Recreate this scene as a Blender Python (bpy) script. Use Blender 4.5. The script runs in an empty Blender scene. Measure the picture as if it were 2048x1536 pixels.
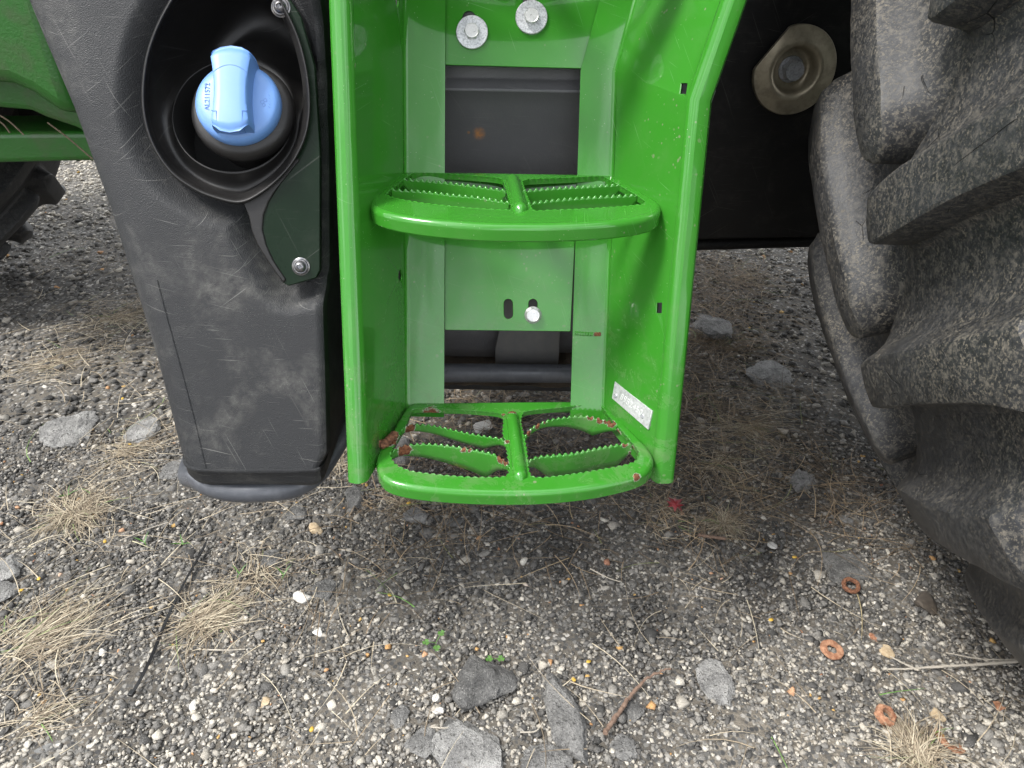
import bpy, bmesh, math, random
import numpy as np
from mathutils import Vector, Matrix, noise as mnoise

# ------------------------------------------------------------------ camera, world, light
random.seed(7); rng = np.random.default_rng(7)
sc = bpy.context.scene
col = sc.collection
FPX, CAMH, PITCH, ROLL = 1480.0, 1.03, math.radians(33.0), math.radians(1.0)
_rt = np.array([1, 0, 0.]); _fw = np.array([0, math.cos(PITCH), -math.sin(PITCH)]); _up = np.array([0, math.sin(PITCH), math.cos(PITCH)])
CR = math.cos(ROLL) * _rt + math.sin(ROLL) * _up
CU = -math.sin(ROLL) * _rt + math.cos(ROLL) * _up
CP = np.array([0, 0, CAMH])
cd = bpy.data.cameras.new('camera'); cam = bpy.data.objects.new('camera', cd); col.objects.link(cam)
cd.sensor_width = 36; cd.lens = FPX / 2048 * 36; cd.clip_start = .02; cd.clip_end = 2000
m = Matrix.Identity(4)
for i in range(3):
    m[i][0], m[i][1], m[i][2], m[i][3] = CR[i], CU[i], -_fw[i], CP[i]
cam.matrix_world = m
sc.camera = cam
sc.view_settings.view_transform = 'Standard'; sc.view_settings.look = 'None'
sc.view_settings.exposure = 1.65; sc.view_settings.gamma = 1
sc.cycles.max_bounces = 6; sc.cycles.diffuse_bounces = 3; sc.cycles.glossy_bounces = 3; sc.cycles.transmission_bounces = 2
SUN_EL, SUN_AZ = math.radians(56), math.radians(-112)     # soft sun high on the left, slightly behind the camera

w = bpy.data.worlds.new('World'); sc.world = w; w.use_nodes = True
wn, wl = w.node_tree.nodes, w.node_tree.links
bg = wn['Background']; bg.inputs[1].default_value = .13
sky = wn.new('ShaderNodeTexSky'); sky.sky_type = 'NISHITA'; sky.sun_disc = False
sky.sun_elevation = SUN_EL; sky.sun_rotation = SUN_AZ; sky.dust_density = 3; sky.air_density = 1.2
hs = wn.new('ShaderNodeHueSaturation'); hs.inputs['Saturation'].default_value = .25
wl.new(sky.outputs[0], hs.inputs['Color'])
tc = wn.new('ShaderNodeTexCoord'); cn = wn.new('ShaderNodeTexNoise'); cn.inputs['Scale'].default_value = 2.2; cn.inputs['Detail'].default_value = 5
wl.new(tc.outputs['Generated'], cn.inputs['Vector'])
cr = wn.new('ShaderNodeMapRange'); cr.inputs[1].default_value = .42; cr.inputs[2].default_value = .62; cr.inputs[3].default_value = .25; cr.inputs[4].default_value = .85
wl.new(cn.outputs['Fac'], cr.inputs[0])
cm = wn.new('ShaderNodeMix'); cm.data_type = 'RGBA'; cm.inputs[7].default_value = (9.0, 9.3, 9.8, 1)
wl.new(cr.outputs[0], cm.inputs[0]); wl.new(hs.outputs[0], cm.inputs[6])
cn2 = wn.new('ShaderNodeTexNoise'); cn2.inputs['Scale'].default_value = 3.4; cn2.inputs['Detail'].default_value = 4; cn2.inputs['Distortion'].default_value = .6
wl.new(tc.outputs['Generated'], cn2.inputs['Vector'])
cr2 = wn.new('ShaderNodeMapRange'); cr2.inputs[1].default_value = .44; cr2.inputs[2].default_value = .58; cr2.inputs[3].default_value = .42; cr2.inputs[4].default_value = 1.25
wl.new(cn2.outputs['Fac'], cr2.inputs[0])
cs = wn.new('ShaderNodeVectorMath'); cs.operation = 'SCALE'; wl.new(cm.outputs[2], cs.inputs[0]); wl.new(cr2.outputs[0], cs.inputs['Scale']); wl.new(cs.outputs[0], bg.inputs[0])

sl = bpy.data.lights.new('sun', 'SUN'); sl.energy = 1.4; sl.angle = math.radians(14); sl.color = (1, .97, .92)
so = bpy.data.objects.new('sun', sl); col.objects.link(so)
so.rotation_euler = Vector((math.sin(SUN_AZ) * math.cos(SUN_EL), math.cos(SUN_AZ) * math.cos(SUN_EL), math.sin(SUN_EL))).to_track_quat('Z', 'Y').to_euler()
so.location = (0, 0, 6)

# ------------------------------------------------------------------ pixel -> place helpers (photo is 2048 wide)
def ray(u, v): return _fw + CR * (u - 1024) / FPX + CU * (768 - v) / FPX
def hit(u, v, p0, n):
    d = ray(u, v); n = np.asarray(n, float)
    return CP + d * (np.dot(np.asarray(p0) - CP, n) / np.dot(d, n))
def hx(u, v, x): return hit(u, v, (x, 0, 0), (1, 0, 0))
def hy(u, v, y): return hit(u, v, (0, y, 0), (0, 1, 0))
def hz(u, v, z): return hit(u, v, (0, 0, z), (0, 0, 1))

# ------------------------------------------------------------------ node helpers
class NB:
    def __init__(s, name, rough=.5, metal=0.0, spec=.5):
        s.m = bpy.data.materials.new(name); s.m.use_nodes = True
        s.n = s.m.node_tree.nodes; s.l = s.m.node_tree.links
        s.b = s.n['Principled BSDF']
        s.set('Roughness', rough); s.set('Metallic', metal); s.set('Specular IOR Level', spec)
        s.tc = s.n.new('ShaderNodeTexCoord')
    def set(s, k, v):
        if hasattr(v, 'is_linked') or isinstance(v, bpy.types.NodeSocket): s.l.new(v, s.b.inputs[k])
        else: s.b.inputs[k].default_value = v
    def lk(s, v, sock):
        if isinstance(v, bpy.types.NodeSocket): s.l.new(v, sock)
        else: sock.default_value = v
    def co(s, scale=(1, 1, 1), rot=(0, 0, 0), loc=(0, 0, 0), kind='Object'):
        mp = s.n.new('ShaderNodeMapping'); mp.inputs['Scale'].default_value = scale; mp.inputs['Rotation'].default_value = rot; mp.inputs['Location'].default_value = loc
        s.l.new(s.tc.outputs[kind], mp.inputs[0]); return mp.outputs[0]
    def noise(s, scale, detail=4, rough=.55, vec=None, out='Fac', dist=0):
        t = s.n.new('ShaderNodeTexNoise'); t.inputs['Scale'].default_value = scale; t.inputs['Detail'].default_value = detail
        t.inputs['Roughness'].default_value = rough; t.inputs['Distortion'].default_value = dist
        s.l.new(vec if vec is not None else s.tc.outputs['Object'], t.inputs['Vector']); return t.outputs[out]
    def vor(s, scale, vec=None, feature='F1', out='Distance', rnd=1):
        t = s.n.new('ShaderNodeTexVoronoi'); t.feature = feature; t.inputs['Scale'].default_value = scale; t.inputs['Randomness'].default_value = rnd
        s.l.new(vec if vec is not None else s.tc.outputs['Object'], t.inputs['Vector']); return t.outputs[out]
    def rng(s, v, a, b, c=0., d=1.):
        t = s.n.new('ShaderNodeMapRange'); s.lk(v, t.inputs[0])
        for i, x in enumerate((a, b, c, d)): t.inputs[i + 1].default_value = x
        return t.outputs[0]
    def math(s, op, a, b=0.):
        t = s.n.new('ShaderNodeMath'); t.operation = op; s.lk(a, t.inputs[0]); s.lk(b, t.inputs[1]); return t.outputs[0]
    def mix(s, f, a, b):
        t = s.n.new('ShaderNodeMix'); t.data_type = 'RGBA'; s.lk(f, t.inputs[0])
        for v, i in ((a, 6), (b, 7)):
            if isinstance(v, bpy.types.NodeSocket): s.l.new(v, t.inputs[i])
            else: t.inputs[i].default_value = (*v, 1)
        return t.outputs[2]
    def ramp(s, f, stops, const=False):
        t = s.n.new('ShaderNodeValToRGB'); s.l.new(f, t.inputs[0])
        if const: t.color_ramp.interpolation = 'CONSTANT'
        e = t.color_ramp.elements
        e[0].position, e[0].color = stops[0][0], (*stops[0][1], 1); e[1].position, e[1].color = stops[-1][0], (*stops[-1][1], 1)
        for p, c in stops[1:-1]:
            x = e.new(p); x.color = (*c, 1)
        return t.outputs[0]
    def attr(s, name, out='Fac'):
        t = s.n.new('ShaderNodeAttribute'); t.attribute_name = name; return t.outputs[out]
    def bump(s, h, strength=.3, dist=.002, prev=None):
        t = s.n.new('ShaderNodeBump'); t.inputs['Strength'].default_value = strength; t.inputs['Distance'].default_value = dist
        s.l.new(h, t.inputs['Height'])
        if prev is not None: s.l.new(prev, t.inputs['Normal'])
        return t.outputs[0]
    def scratches(s, scale=6, width=.012, seeds=((.4, .2), (1.3, .7), (2.2, 1.9))):
        """short straight hairlines: very stretched noise in a few directions"""
        tot = None
        for a, o in seeds:
            v = s.co(rot=(o * .3, a, o * .4), loc=(o, a, o))
            mp = s.n.new('ShaderNodeMapping'); mp.inputs['Scale'].default_value = (scale * 90, scale * 1.1, scale * 1.3); s.l.new(v, mp.inputs[0])
            x = s.rng(s.noise(1.0, 1, .4, vec=mp.outputs[0], dist=.25), .745, .79)
            tot = x if tot is None else s.math('MAXIMUM', tot, x)
        return tot
    def spots(s, pts):
        """union of soft balls at given object-space points (x, y, z, r)"""
        tot = None
        for x, y, z, r in pts:
            t = s.n.new('ShaderNodeVectorMath'); t.operation = 'DISTANCE'; s.l.new(s.tc.outputs['Object'], t.inputs[0]); t.inputs[1].default_value = (x, y, z)
            f = s.rng(t.outputs['Value'], r * 1.5, r * .4)
            tot = f if tot is None else s.math('MAXIMUM', tot, f)
        return tot

GREEN = (.029, .172, .015)
def rust_colour(b):
    n = b.noise(260, 5, .7)
    return b.ramp(n, [(.3, (.04, .016, .009)), (.5, (.13, .052, .025)), (.65, (.23, .105, .052)), (.8, (.33, .20, .12))])
def mat_green(name, rust=None, grime=None, edge_wear=False):
    b = NB(name, .16, spec=.22)
    dust = b.rng(b.noise(7, 6, .65), .52, .8, 0, .12)
    speck = b.rng(b.vor(160), .10, .04, 0, 1)
    speck = b.math('MULTIPLY', speck, b.rng(b.noise(23, 2), .52, .62))
    c = b.mix(b.noise(5, 3), GREEN, tuple(x * 1.08 for x in GREEN))
    c = b.mix(dust, c, (.13, .21, .09))
    c = b.mix(b.math('MULTIPLY', speck, .75), c, (.42, .47, .34))
    sx = b.n.new('ShaderNodeSeparateXYZ'); b.l.new(b.tc.outputs['Object'], sx.inputs[0])
    low = b.math('MULTIPLY', b.rng(sx.outputs['Z'], .62, .36, .10, 1), b.rng(b.noise(26, 6, .72, dist=.5), .50, .72))
    c = b.mix(b.math('MULTIPLY', low, .42), c, (.17, .175, .12))
    spl = b.math('MULTIPLY', b.rng(b.vor(95, feature='SMOOTH_F1'), .16, .08), b.rng(b.noise(9, 3), .54, .62)); c = b.mix(b.math('MULTIPLY', spl, .5), c, (.22, .20, .15))
    sc_ = b.scratches(9, .008, ((.4, .2), (1.3, .7)))
    c = b.mix(b.math('MULTIPLY', sc_, .22), c, (.25, .42, .22))
    if grime:
        g = b.math('MULTIPLY', b.spots(grime), b.rng(b.noise(60, 5, .7), .35, .6))
        c = b.mix(g, c, (.045, .05, .035))
    rg = b.rng(b.noise(11, 4), .3, .75, .12, .24)
    rg = b.math('ADD', rg, b.math('MULTIPLY', b.math('MAXIMUM', dust, low), .5))
    pn = b.bump(b.noise(240, 2), .05, .0006)
    if rust:
        nm = b.math('ADD', b.spots(rust), b.math('MULTIPLY', b.math('SUBTRACT', b.noise(190, 5, .65), .5), 1.5))
        rm = b.rng(nm, .44, .54)
        chip = b.rng(nm, .36, .44)
        c = b.mix(b.math('MULTIPLY', chip, .8), c, (.42, .46, .38))
        c = b.mix(rm, c, rust_colour(b))
        rg = b.math('MAXIMUM', rg, b.math('MULTIPLY', rm, .85))
        pn = b.bump(b.math('MULTIPLY', rm, b.noise(300, 5, .7)), .8, .002, pn)
        b.set('Coat Weight', b.rng(rm, 0, 1, .6, 0))
    else:
        b.set('Coat Weight', .55)
    b.set('Coat Roughness', .035)
    b.set('Base Color', c); b.set('Roughness', rg); b.set('Normal', pn)
    return b.m

def mat_plastic(name, base=.030, rough=.5, grain=900, gs=.35, dust=.5, scratch=.6, tint=(1, 1.0, 1.05), smear=None, spec=.5):
    b = NB(name, rough, spec=spec)
    c0 = tuple(base * t for t in tint)
    d = b.math('MULTIPLY', b.rng(b.noise(9, 7, .7, dist=.6), .48, .78), b.rng(b.noise(70, 5, .7), .35, .7))
    c = b.mix(b.math('MULTIPLY', d, dust), c0, (.17, .165, .15))
    s_ = b.scratches(6, .009, ((.5, .2), (1.35, .7), (2.3, 1.9)))
    s2 = b.scratches(14, .010, ((1.45, 3.1), (1.75, 4.0)))
    c = b.mix(b.math('MULTIPLY', b.math('MAXIMUM', s_, s2), scratch), c, (.24, .235, .22))
    sp = b.math('MULTIPLY', b.rng(b.vor(420), .16, .08), b.rng(b.noise(30, 3), .5, .66))
    c = b.mix(b.math('MULTIPLY', sp, dust * .8), c, (.25, .25, .23))
    if smear: c = b.mix(b.math('MULTIPLY', b.spots(smear), b.rng(b.noise(160, 5, .7), .3, .6)), c, (.34, .15, .05))
    b.set('Base Color', c); b.set('Roughness', b.rng(b.noise(14, 4), .3, .7, rough - .06, rough + .12))
    v = b.vor(grain, feature='SMOOTH_F1')
    b.set('Normal', b.bump(v, gs, .0012))
    return b.m

def mat_metal(name, colr, rough=.4, metal=.8, speck=(.25, .25, .25), dirt=.4, scale=300):
    b = NB(name, rough, metal)
    n = b.rng(b.noise(scale, 4, .65), .46, .62)
    c = b.mix(b.math('MULTIPLY', n, dirt), colr, speck)
    c = b.mix(b.math('MULTIPLY', b.rng(b.noise(30, 5, .7), .5, .8), dirt), c, tuple(x * .6 for x in speck))
    b.set('Base Color', c); b.set('Roughness', b.rng(b.noise(scale * .6, 4), .3, .7, rough - .12, rough + .15))
    b.set('Normal', b.bump(b.noise(scale * 2, 3), .15, .0006))
    return b.m

def mat_rubber(name, base=.045, dusty=1.0):
    b = NB(name, .62, spec=.32)
    big = b.noise(5, 5, .6)
    med = b.noise(105, 6, .7)
    fine = b.noise(300, 3, .6)
    st = b.noise(210, 4, .7, vec=b.co(scale=(1, 1.5, .8), rot=(.5, .2, .3)))
    patch = b.math('MULTIPLY', b.rng(big, .32, .62, .25, 1), b.rng(b.noise(38, 6, .75), .30, .66, .22, 1))
    d = b.math('MAXIMUM', b.rng(fine, .54, .62), b.math('MULTIPLY', b.rng(med, .52, .64), .75))
    d = b.math('MAXIMUM', d, b.math('MULTIPLY', b.rng(st, .57, .63), .9))
    d = b.math('MULTIPLY', d, patch)
    c = b.mix(b.rng(med, .3, .7), (base * .5, base * .52, base * .55), (base * 1.6, base * 1.65, base * 1.75))
    c = b.mix(b.math('MULTIPLY', b.rng(b.noise(7, 4), .5, .75), .35), c, (base * 2.6, base * 2.7, base * 3.0))
    c = b.mix(b.math('MULTIPLY', d, .62 * dusty), c, (.27, .235, .178))
    crack = b.math('MULTIPLY', b.rng(b.vor(11, b.co(scale=(1.6, 1, 1.2), rot=(.4, .3, .6)), feature='DISTANCE_TO_EDGE'), .008, .003), b.rng(b.noise(11, 3), .60, .66))
    c = b.mix(crack, c, (.008, .008, .008))
    pt = b.n.new('ShaderNodeNewGeometry').outputs['Pointiness']
    c = b.mix(b.math('MULTIPLY', b.rng(pt, .53, .62), b.rng(b.noise(45, 5, .7), .35, .6, .15, .6 * dusty)), c, (.30, .275, .22))
    b.set('Base Color', c); b.set('Roughness', b.rng(d, 0, 1, .5, .85))
    pn = b.bump(med, .3, .002); pn = b.bump(fine, .35, .001, pn)
    pn = b.bump(b.math('MULTIPLY', crack, -1.), .8, .004, pn)
    b.set('Normal', pn)
    return b.m

M = {}
M['green'] = mat_green('green_paint')
M['plastic'] = mat_plastic('black_grained_plastic', .021, .50, 950, .7, .75, .34, (.96, 1, 1.07), spec=.30)
M['plastic2'] = mat_plastic('black_tank_plastic', .080, .5, 620, .35, .25, .12, smear=[(*hy(958, 267, 1.15), .0075), (*hy(937, 265, 1.15), .002)])
M['cowl'] = mat_plastic('smooth_black_plastic', .011, .36, 1500, .10, .16, .10, (1.05, 1, .98), spec=.36)
M['steelblack'] = mat_plastic('black_painted_steel', .006, .42, 1800, .06, .22, .16, spec=.35)
M['plate'] = mat_plastic('dark_green_gloss', .0065, .25, 1500, .05, .10, .12, (.7, 1.9, .85), spec=.16)
M['zinc'] = mat_metal('zinc_plated_steel', (.60, .61, .62), .42, .65, (.26, .27, .28), .75, 420)
M['zinc2'] = mat_metal('bright_bolt_steel', (.58, .58, .57), .38, .6, (.4, .4, .4), .5, 500)
M['dish'] = mat_metal('yellow_zinc', (.42, .37, .27), .46, .7, (.20, .18, .135), .35, 60)
M['greybolt'] = mat_metal('grey_bolt', (.46, .47, .49), .45, .6, (.18, .18, .19), .5, 300)
M['darkscrew'] = mat_metal('dark_screw', (.16, .16, .17), .3, .8, (.3, .28, .25), .5, 200)
M['alu'] = mat_metal('stamped_aluminium', (.62, .63, .63), .5, .55, (.42, .43, .42), .6, 240)
M['rubber'] = mat_rubber('dusty_tyre_rubber', .022, .85)
M['rubber2'] = mat_rubber('clean_tyre_rubber', .022, .35)
M['tube'] = mat_metal('grey_painted_tube', (.060, .064, .074), .38, .15, (.10, .105, .115), .5, 40)
b = NB('black_strap', .55); b.set('Base Color', b.mix(b.noise(60, 5), (.055, .057, .062), (.11, .108, .10))); M['strap'] = b.m
b = NB('caked_dirt', .95); b.set('Base Color', b.mix(b.noise(180, 5, .7), (.05, .038, .025), (.20, .15, .10))); b.set('Normal', b.bump(b.noise(220, 5, .7), .9, .004)); M['dirt'] = b.m
b = NB('blue_cap', .42); b.set('Base Color', b.mix(b.rng(b.noise(40, 5), .35, .75), (.105, .225, .49), (.12, .245, .51))); b.set('Subsurface Weight', .06); b.set('Subsurface Radius', (.002, .004, .008))
b.set('Normal', b.bump(b.noise(500, 3), .05, .0006)); M['blue'] = b.m
b = NB('blue_mark', .5); b.set('Base Color', (.06, .14, .36, 1)); M['bluemark'] = b.m
b = NB('shade_black', .9); b.set('Base Color', (.003, .003, .003, 1)); M['void'] = b.m
b = NB('dull_green', .35); b.set('Base Color', b.mix(b.rng(b.noise(14, 6, .65), .45, .75), (.015, .095, .010), (.045, .070, .028))); b.set('Normal', b.bump(b.noise(190, 5), .35, .002)); M['castgreen'] = b.m
b = NB('rusty_iron', .85); b.set('Base Color', rust_colour(b)); b.set('Normal', b.bump(b.noise(300, 5), .7, .002)); M['rust'] = b.m

# ------------------------------------------------------------------ object helpers
def mesh_obj(name, verts, faces, mat, parent=None, smooth=True, sharp=35):
    me = bpy.data.meshes.new(name)
    me.from_pydata([tuple(map(float, v)) for v in verts], [], [tuple(f) for f in faces]); me.update()
    return finish(name, me, mat, parent, smooth, sharp)
def finish(name, me, mat, parent=None, smooth=True, sharp=35):
    if mat is not None: me.materials.append(mat)
    if smooth:
        me.polygons.foreach_set('use_smooth', [True] * len(me.polygons))
        me.set_sharp_from_angle(angle=math.radians(sharp))
    o = bpy.data.objects.new(name, me); col.objects.link(o)
    if parent is not None: attach(o, parent)
    return o
def attach(o, parent):
    o.parent = parent; o.matrix_parent_inverse = world_of(parent).inverted()
def world_of(o):
    mt = Matrix.LocRotScale(o.location, o.rotation_euler, o.scale)
    return (world_of(o.parent) @ o.matrix_parent_inverse @ mt) if o.parent else mt
def bm_obj(name, bm, mat, parent=None, smooth=True, sharp=35):
    bmesh.ops.recalc_face_normals(bm, faces=bm.faces)
    me = bpy.data.meshes.new(name); bm.to_mesh(me); bm.free()
    return finish(name, me, mat, parent, smooth, sharp)
def bevel(o, wd, seg=2, ang=35):
    md = o.modifiers.new('bevel', 'BEVEL'); md.width = wd; md.segments = seg; md.limit_method = 'ANGLE'; md.angle_limit = math.radians(ang); md.harden_normals = False
    return o
def empty(name, loc=(0, 0, 0)):
    o = bpy.data.objects.new(name, None); o.location = loc; o.empty_display_size = .1; col.objects.link(o); return o
def tag(o, label, cat=None, group=None, kind=None):
    if label: o['label'] = label
    if cat: o['category'] = cat
    if group: o['group'] = group
    if kind: o['kind'] = kind
    return o
def grid_faces(nr, nc, closed=False, off=0):
    f = []
    for i in range(nr - 1):
        for j in range(nc if closed else nc - 1):
            k = (j + 1) % nc
            f.append((off + i * nc + j, off + i * nc + k, off + (i + 1) * nc + k, off + (i + 1) * nc + j))
    return f
def tube_mesh(path, rad, n=14, caps=True):
    P = [np.asarray(p, float) for p in path]; N = len(P); V = []
    R_ = rad if hasattr(rad, '__len__') else [rad] * N
    prev = None
    for i in range(N):
        t = P[min(i + 1, N - 1)] - P[max(i - 1, 0)]; t /= np.linalg.norm(t) + 1e-12
        if prev is None:
            a = np.array([0, 0, 1.]) if abs(t[2]) < .9 else np.array([1., 0, 0])
            prev = np.cross(t, a)
        prev = prev - t * np.dot(prev, t); prev /= np.linalg.norm(prev)
        q = np.cross(t, prev)
        for k in range(n):
            a = 2 * math.pi * k / n; V.append(P[i] + R_[i] * (math.cos(a) * prev + math.sin(a) * q))
    F = grid_faces(N, n, True)
    if caps: F += [tuple(range(n))[::-1], tuple((N - 1) * n + k for k in range(n))]
    return V, F
def catmull(P, n=8, closed=False):
    P = [np.asarray(p, float) for p in P]; N = len(P); out = []
    rngi = range(N) if closed else range(N - 1)
    for i in rngi:
        if closed: p0, p1, p2, p3 = P[(i - 1) % N], P[i], P[(i + 1) % N], P[(i + 2) % N]
        else: p0, p1, p2, p3 = P[max(i - 1, 0)], P[i], P[i + 1], P[min(i + 2, N - 1)]
        for k in range(n):
            t = k / n
            out.append(.5 * (2 * p1 + (p2 - p0) * t + (2 * p0 - 5 * p1 + 4 * p2 - p3) * t * t + (3 * p1 - p0 - 3 * p2 + p3) * t ** 3))
    if not closed: out.append(P[-1])
    return out
def resample(P, n, closed=False):
    P = np.array(P, float)
    if closed: P = np.vstack([P, P[:1]])
    s = np.concatenate([[0], np.cumsum(np.linalg.norm(np.diff(P, axis=0), axis=1))])
    t = np.linspace(0, s[-1], n + 1)[:-1] if closed else np.linspace(0, s[-1], n)
    return np.stack([np.interp(t, s, P[:, k]) for k in range(P.shape[1])], 1), s[-1]
def offset2d(P, d):
    """offset a closed 2-D loop (N,2) inwards by d (needs CCW order)"""
    t = np.roll(P, -1, 0) - np.roll(P, 1, 0); t /= np.linalg.norm(t, axis=1)[:, None] + 1e-12
    nrm = np.stack([-t[:, 1], t[:, 0]], 1)
    dd = d[:, None] if hasattr(d, '__len__') else d
    return P + nrm * dd
def ccw(P):
    a = np.sum(P[:, 0] * np.roll(P[:, 1], -1) - np.roll(P[:, 0], -1) * P[:, 1]); return P if a > 0 else P[::-1]
from mathutils.geometry import delaunay_2d_cdt
def in_poly(p, L):
    c = False; n = len(L)
    for i in range(n):
        a, b2 = L[i], L[i - 1]
        if (a[1] > p[1]) != (b2[1] > p[1]) and p[0] < (b2[0] - a[0]) * (p[1] - a[1]) / (b2[1] - a[1] + 1e-15) + a[0]: c = not c
    return c
def fill(loops):
    """triangles (indices into the concatenated loops) inside loops[0] and outside the others"""
    P = []; E = []
    for L in loops:
        i0 = len(P); P += [Vector((float(q[0]), float(q[1]))) for q in L]; E += [(i0 + k, i0 + (k + 1) % len(L)) for k in range(len(L))]
    vo, eo, fo, ov, oe, of = delaunay_2d_cdt(P, E, [], 0, 1e-7)
    out = []
    for f in fo:
        c = sum((vo[i] for i in f), Vector((0, 0))) / 3
        if in_poly(c, loops[0]) and not any(in_poly(c, h) for h in loops[1:]):
            if all(ov[i] for i in f): out.append(tuple(ov[i][0] for i in f))
    return out
def plate(name, o, ex, ey, outer, holes, t, mat, parent, bev=.0007):
    """flat plate with real holes; outer/holes are 2-D loops in (ex, ey); thickness t goes along -n"""
    o, ex, ey = (np.asarray(x, float) for x in (o, ex, ey)); n = np.cross(ex, ey); n /= np.linalg.norm(n)
    bm = bmesh.new(); loops = []
    for L in [outer] + list(holes):
        loops.append([np.asarray(q, float) for q in L])
    rings = []; tris = fill(loops)
    for k in (0, 1):
        rr = [[bm.verts.new(tuple(o + ex * q[0] + ey * q[1] - n * t * k)) for q in L] for L in loops]; flat = [v for r in rr for v in r]
        for f in tris: bm.faces.new([flat[i] for i in f])
        rings.append(rr)
    for a, b2 in zip(*rings):
        for i in range(len(a)):
            j = (i + 1) % len(a); bm.faces.new((a[i], a[j], b2[j], b2[i]))
    ob = bm_obj(name, bm, mat, parent, True, 30)
    if bev: bevel(ob, bev, 2, 50)
    return ob
def box(name, x0, x1, y0, y1, z0, z1, mat, parent=None, bev=.01, seg=3):
    bm = bmesh.new(); bmesh.ops.create_cube(bm, size=1)
    for v in bm.verts: v.co = ((x0 + x1) / 2 + v.co.x * (x1 - x0), (y0 + y1) / 2 + v.co.y * (y1 - y0), (z0 + z1) / 2 + v.co.z * (z1 - z0))
    ob = bm_obj(name, bm, mat, parent); bevel(ob, bev, seg); return ob
def frame_from_normal(n, up=(0, 0, 1)):
    n = np.asarray(n, float); n /= np.linalg.norm(n); ex = np.cross(up, n); ex /= np.linalg.norm(ex); ey = np.cross(n, ex); return ex, ey, n
def lathe(name, c, n, prof, mat, parent, seg=40, up=(0, 0, 1), sharp=35):
    """revolve (radius, height along n) profile about axis n through c"""
    ex, ey, nn = frame_from_normal(n, up); V = []; c = np.asarray(c, float)
    for r, h in prof:
        for k in range(seg):
            a = 2 * math.pi * k / seg; V.append(c + ex * r * math.cos(a) + ey * r * math.sin(a) + nn * h)
    return mesh_obj(name, V, grid_faces(len(prof), seg, True), mat, parent, True, sharp)
def hexbolt(name, c, n, af, h, mat, parent, rot=0., flange=0., up=(0, 0, 1)):
    ex, ey, nn = frame_from_normal(n, up); c = np.asarray(c, float); V = []; F = []
    R_ = af / math.sqrt(3)
    def ring(kind, r, hh, m=48):
        i0 = len(V)
        for k in range(m):
            a = 2 * math.pi * k / m
            rr = r if kind == 'c' else r * math.cos(math.pi / 6) / math.cos(((a + math.pi / 6) % (math.pi / 3)) - math.pi / 6)
            V.append(c + ex * rr * math.cos(a + rot) + ey * rr * math.sin(a + rot) + nn * hh)
        return i0
    rs = []
    if flange:
        rs += [ring('c', flange, 0), ring('c', flange, .0015), ring('c', flange * .93, .0025)]
        rs.append(ring('h', R_, .004))
    else: rs.append(ring('h', R_, 0))
    rs += [ring('h', R_, h * .86), ring('c', R_ * .88, h), ring('c', R_ * .80, h - .0004), ring('c', R_ * .02, h - .0004)]
    m = 48
    for a, b2 in zip(rs, rs[1:]):
        for k in range(m): F.append((a + k, a + (k + 1) % m, b2 + (k + 1) % m, b2 + k))
    F.append(tuple(rs[-1] + k for k in range(m)))
    o = mesh_obj(name, V, F, mat, parent, True, 25); return o
def text_mesh(name, body, size, depth, mat, parent, o, ex, ey, spacing=1.0):
    cu = bpy.data.curves.new('lettering_source', 'FONT'); cu.body = body; cu.size = size; cu.extrude = depth; cu.align_x = 'CENTER'; cu.align_y = 'CENTER'; cu.space_character = spacing; cu.resolution_u = 3
    to = bpy.data.objects.new('lettering_source', cu)
    me = bpy.data.meshes.new_from_object(to); bpy.data.objects.remove(to); bpy.data.curves.remove(cu)
    ex = np.asarray(ex, float); ey = np.asarray(ey, float); n = np.cross(ex, ey)
    mt = Matrix(((ex[0], ey[0], n[0], o[0]), (ex[1], ey[1], n[1], o[1]), (ex[2], ey[2], n[2], o[2]), (0, 0, 0, 1)))
    me.transform(mt)
    return finish(name, me, mat, parent, False)
def smooth01(x): x = np.clip(x, 0, 1); return x * x * (3 - 2 * x)

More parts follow.
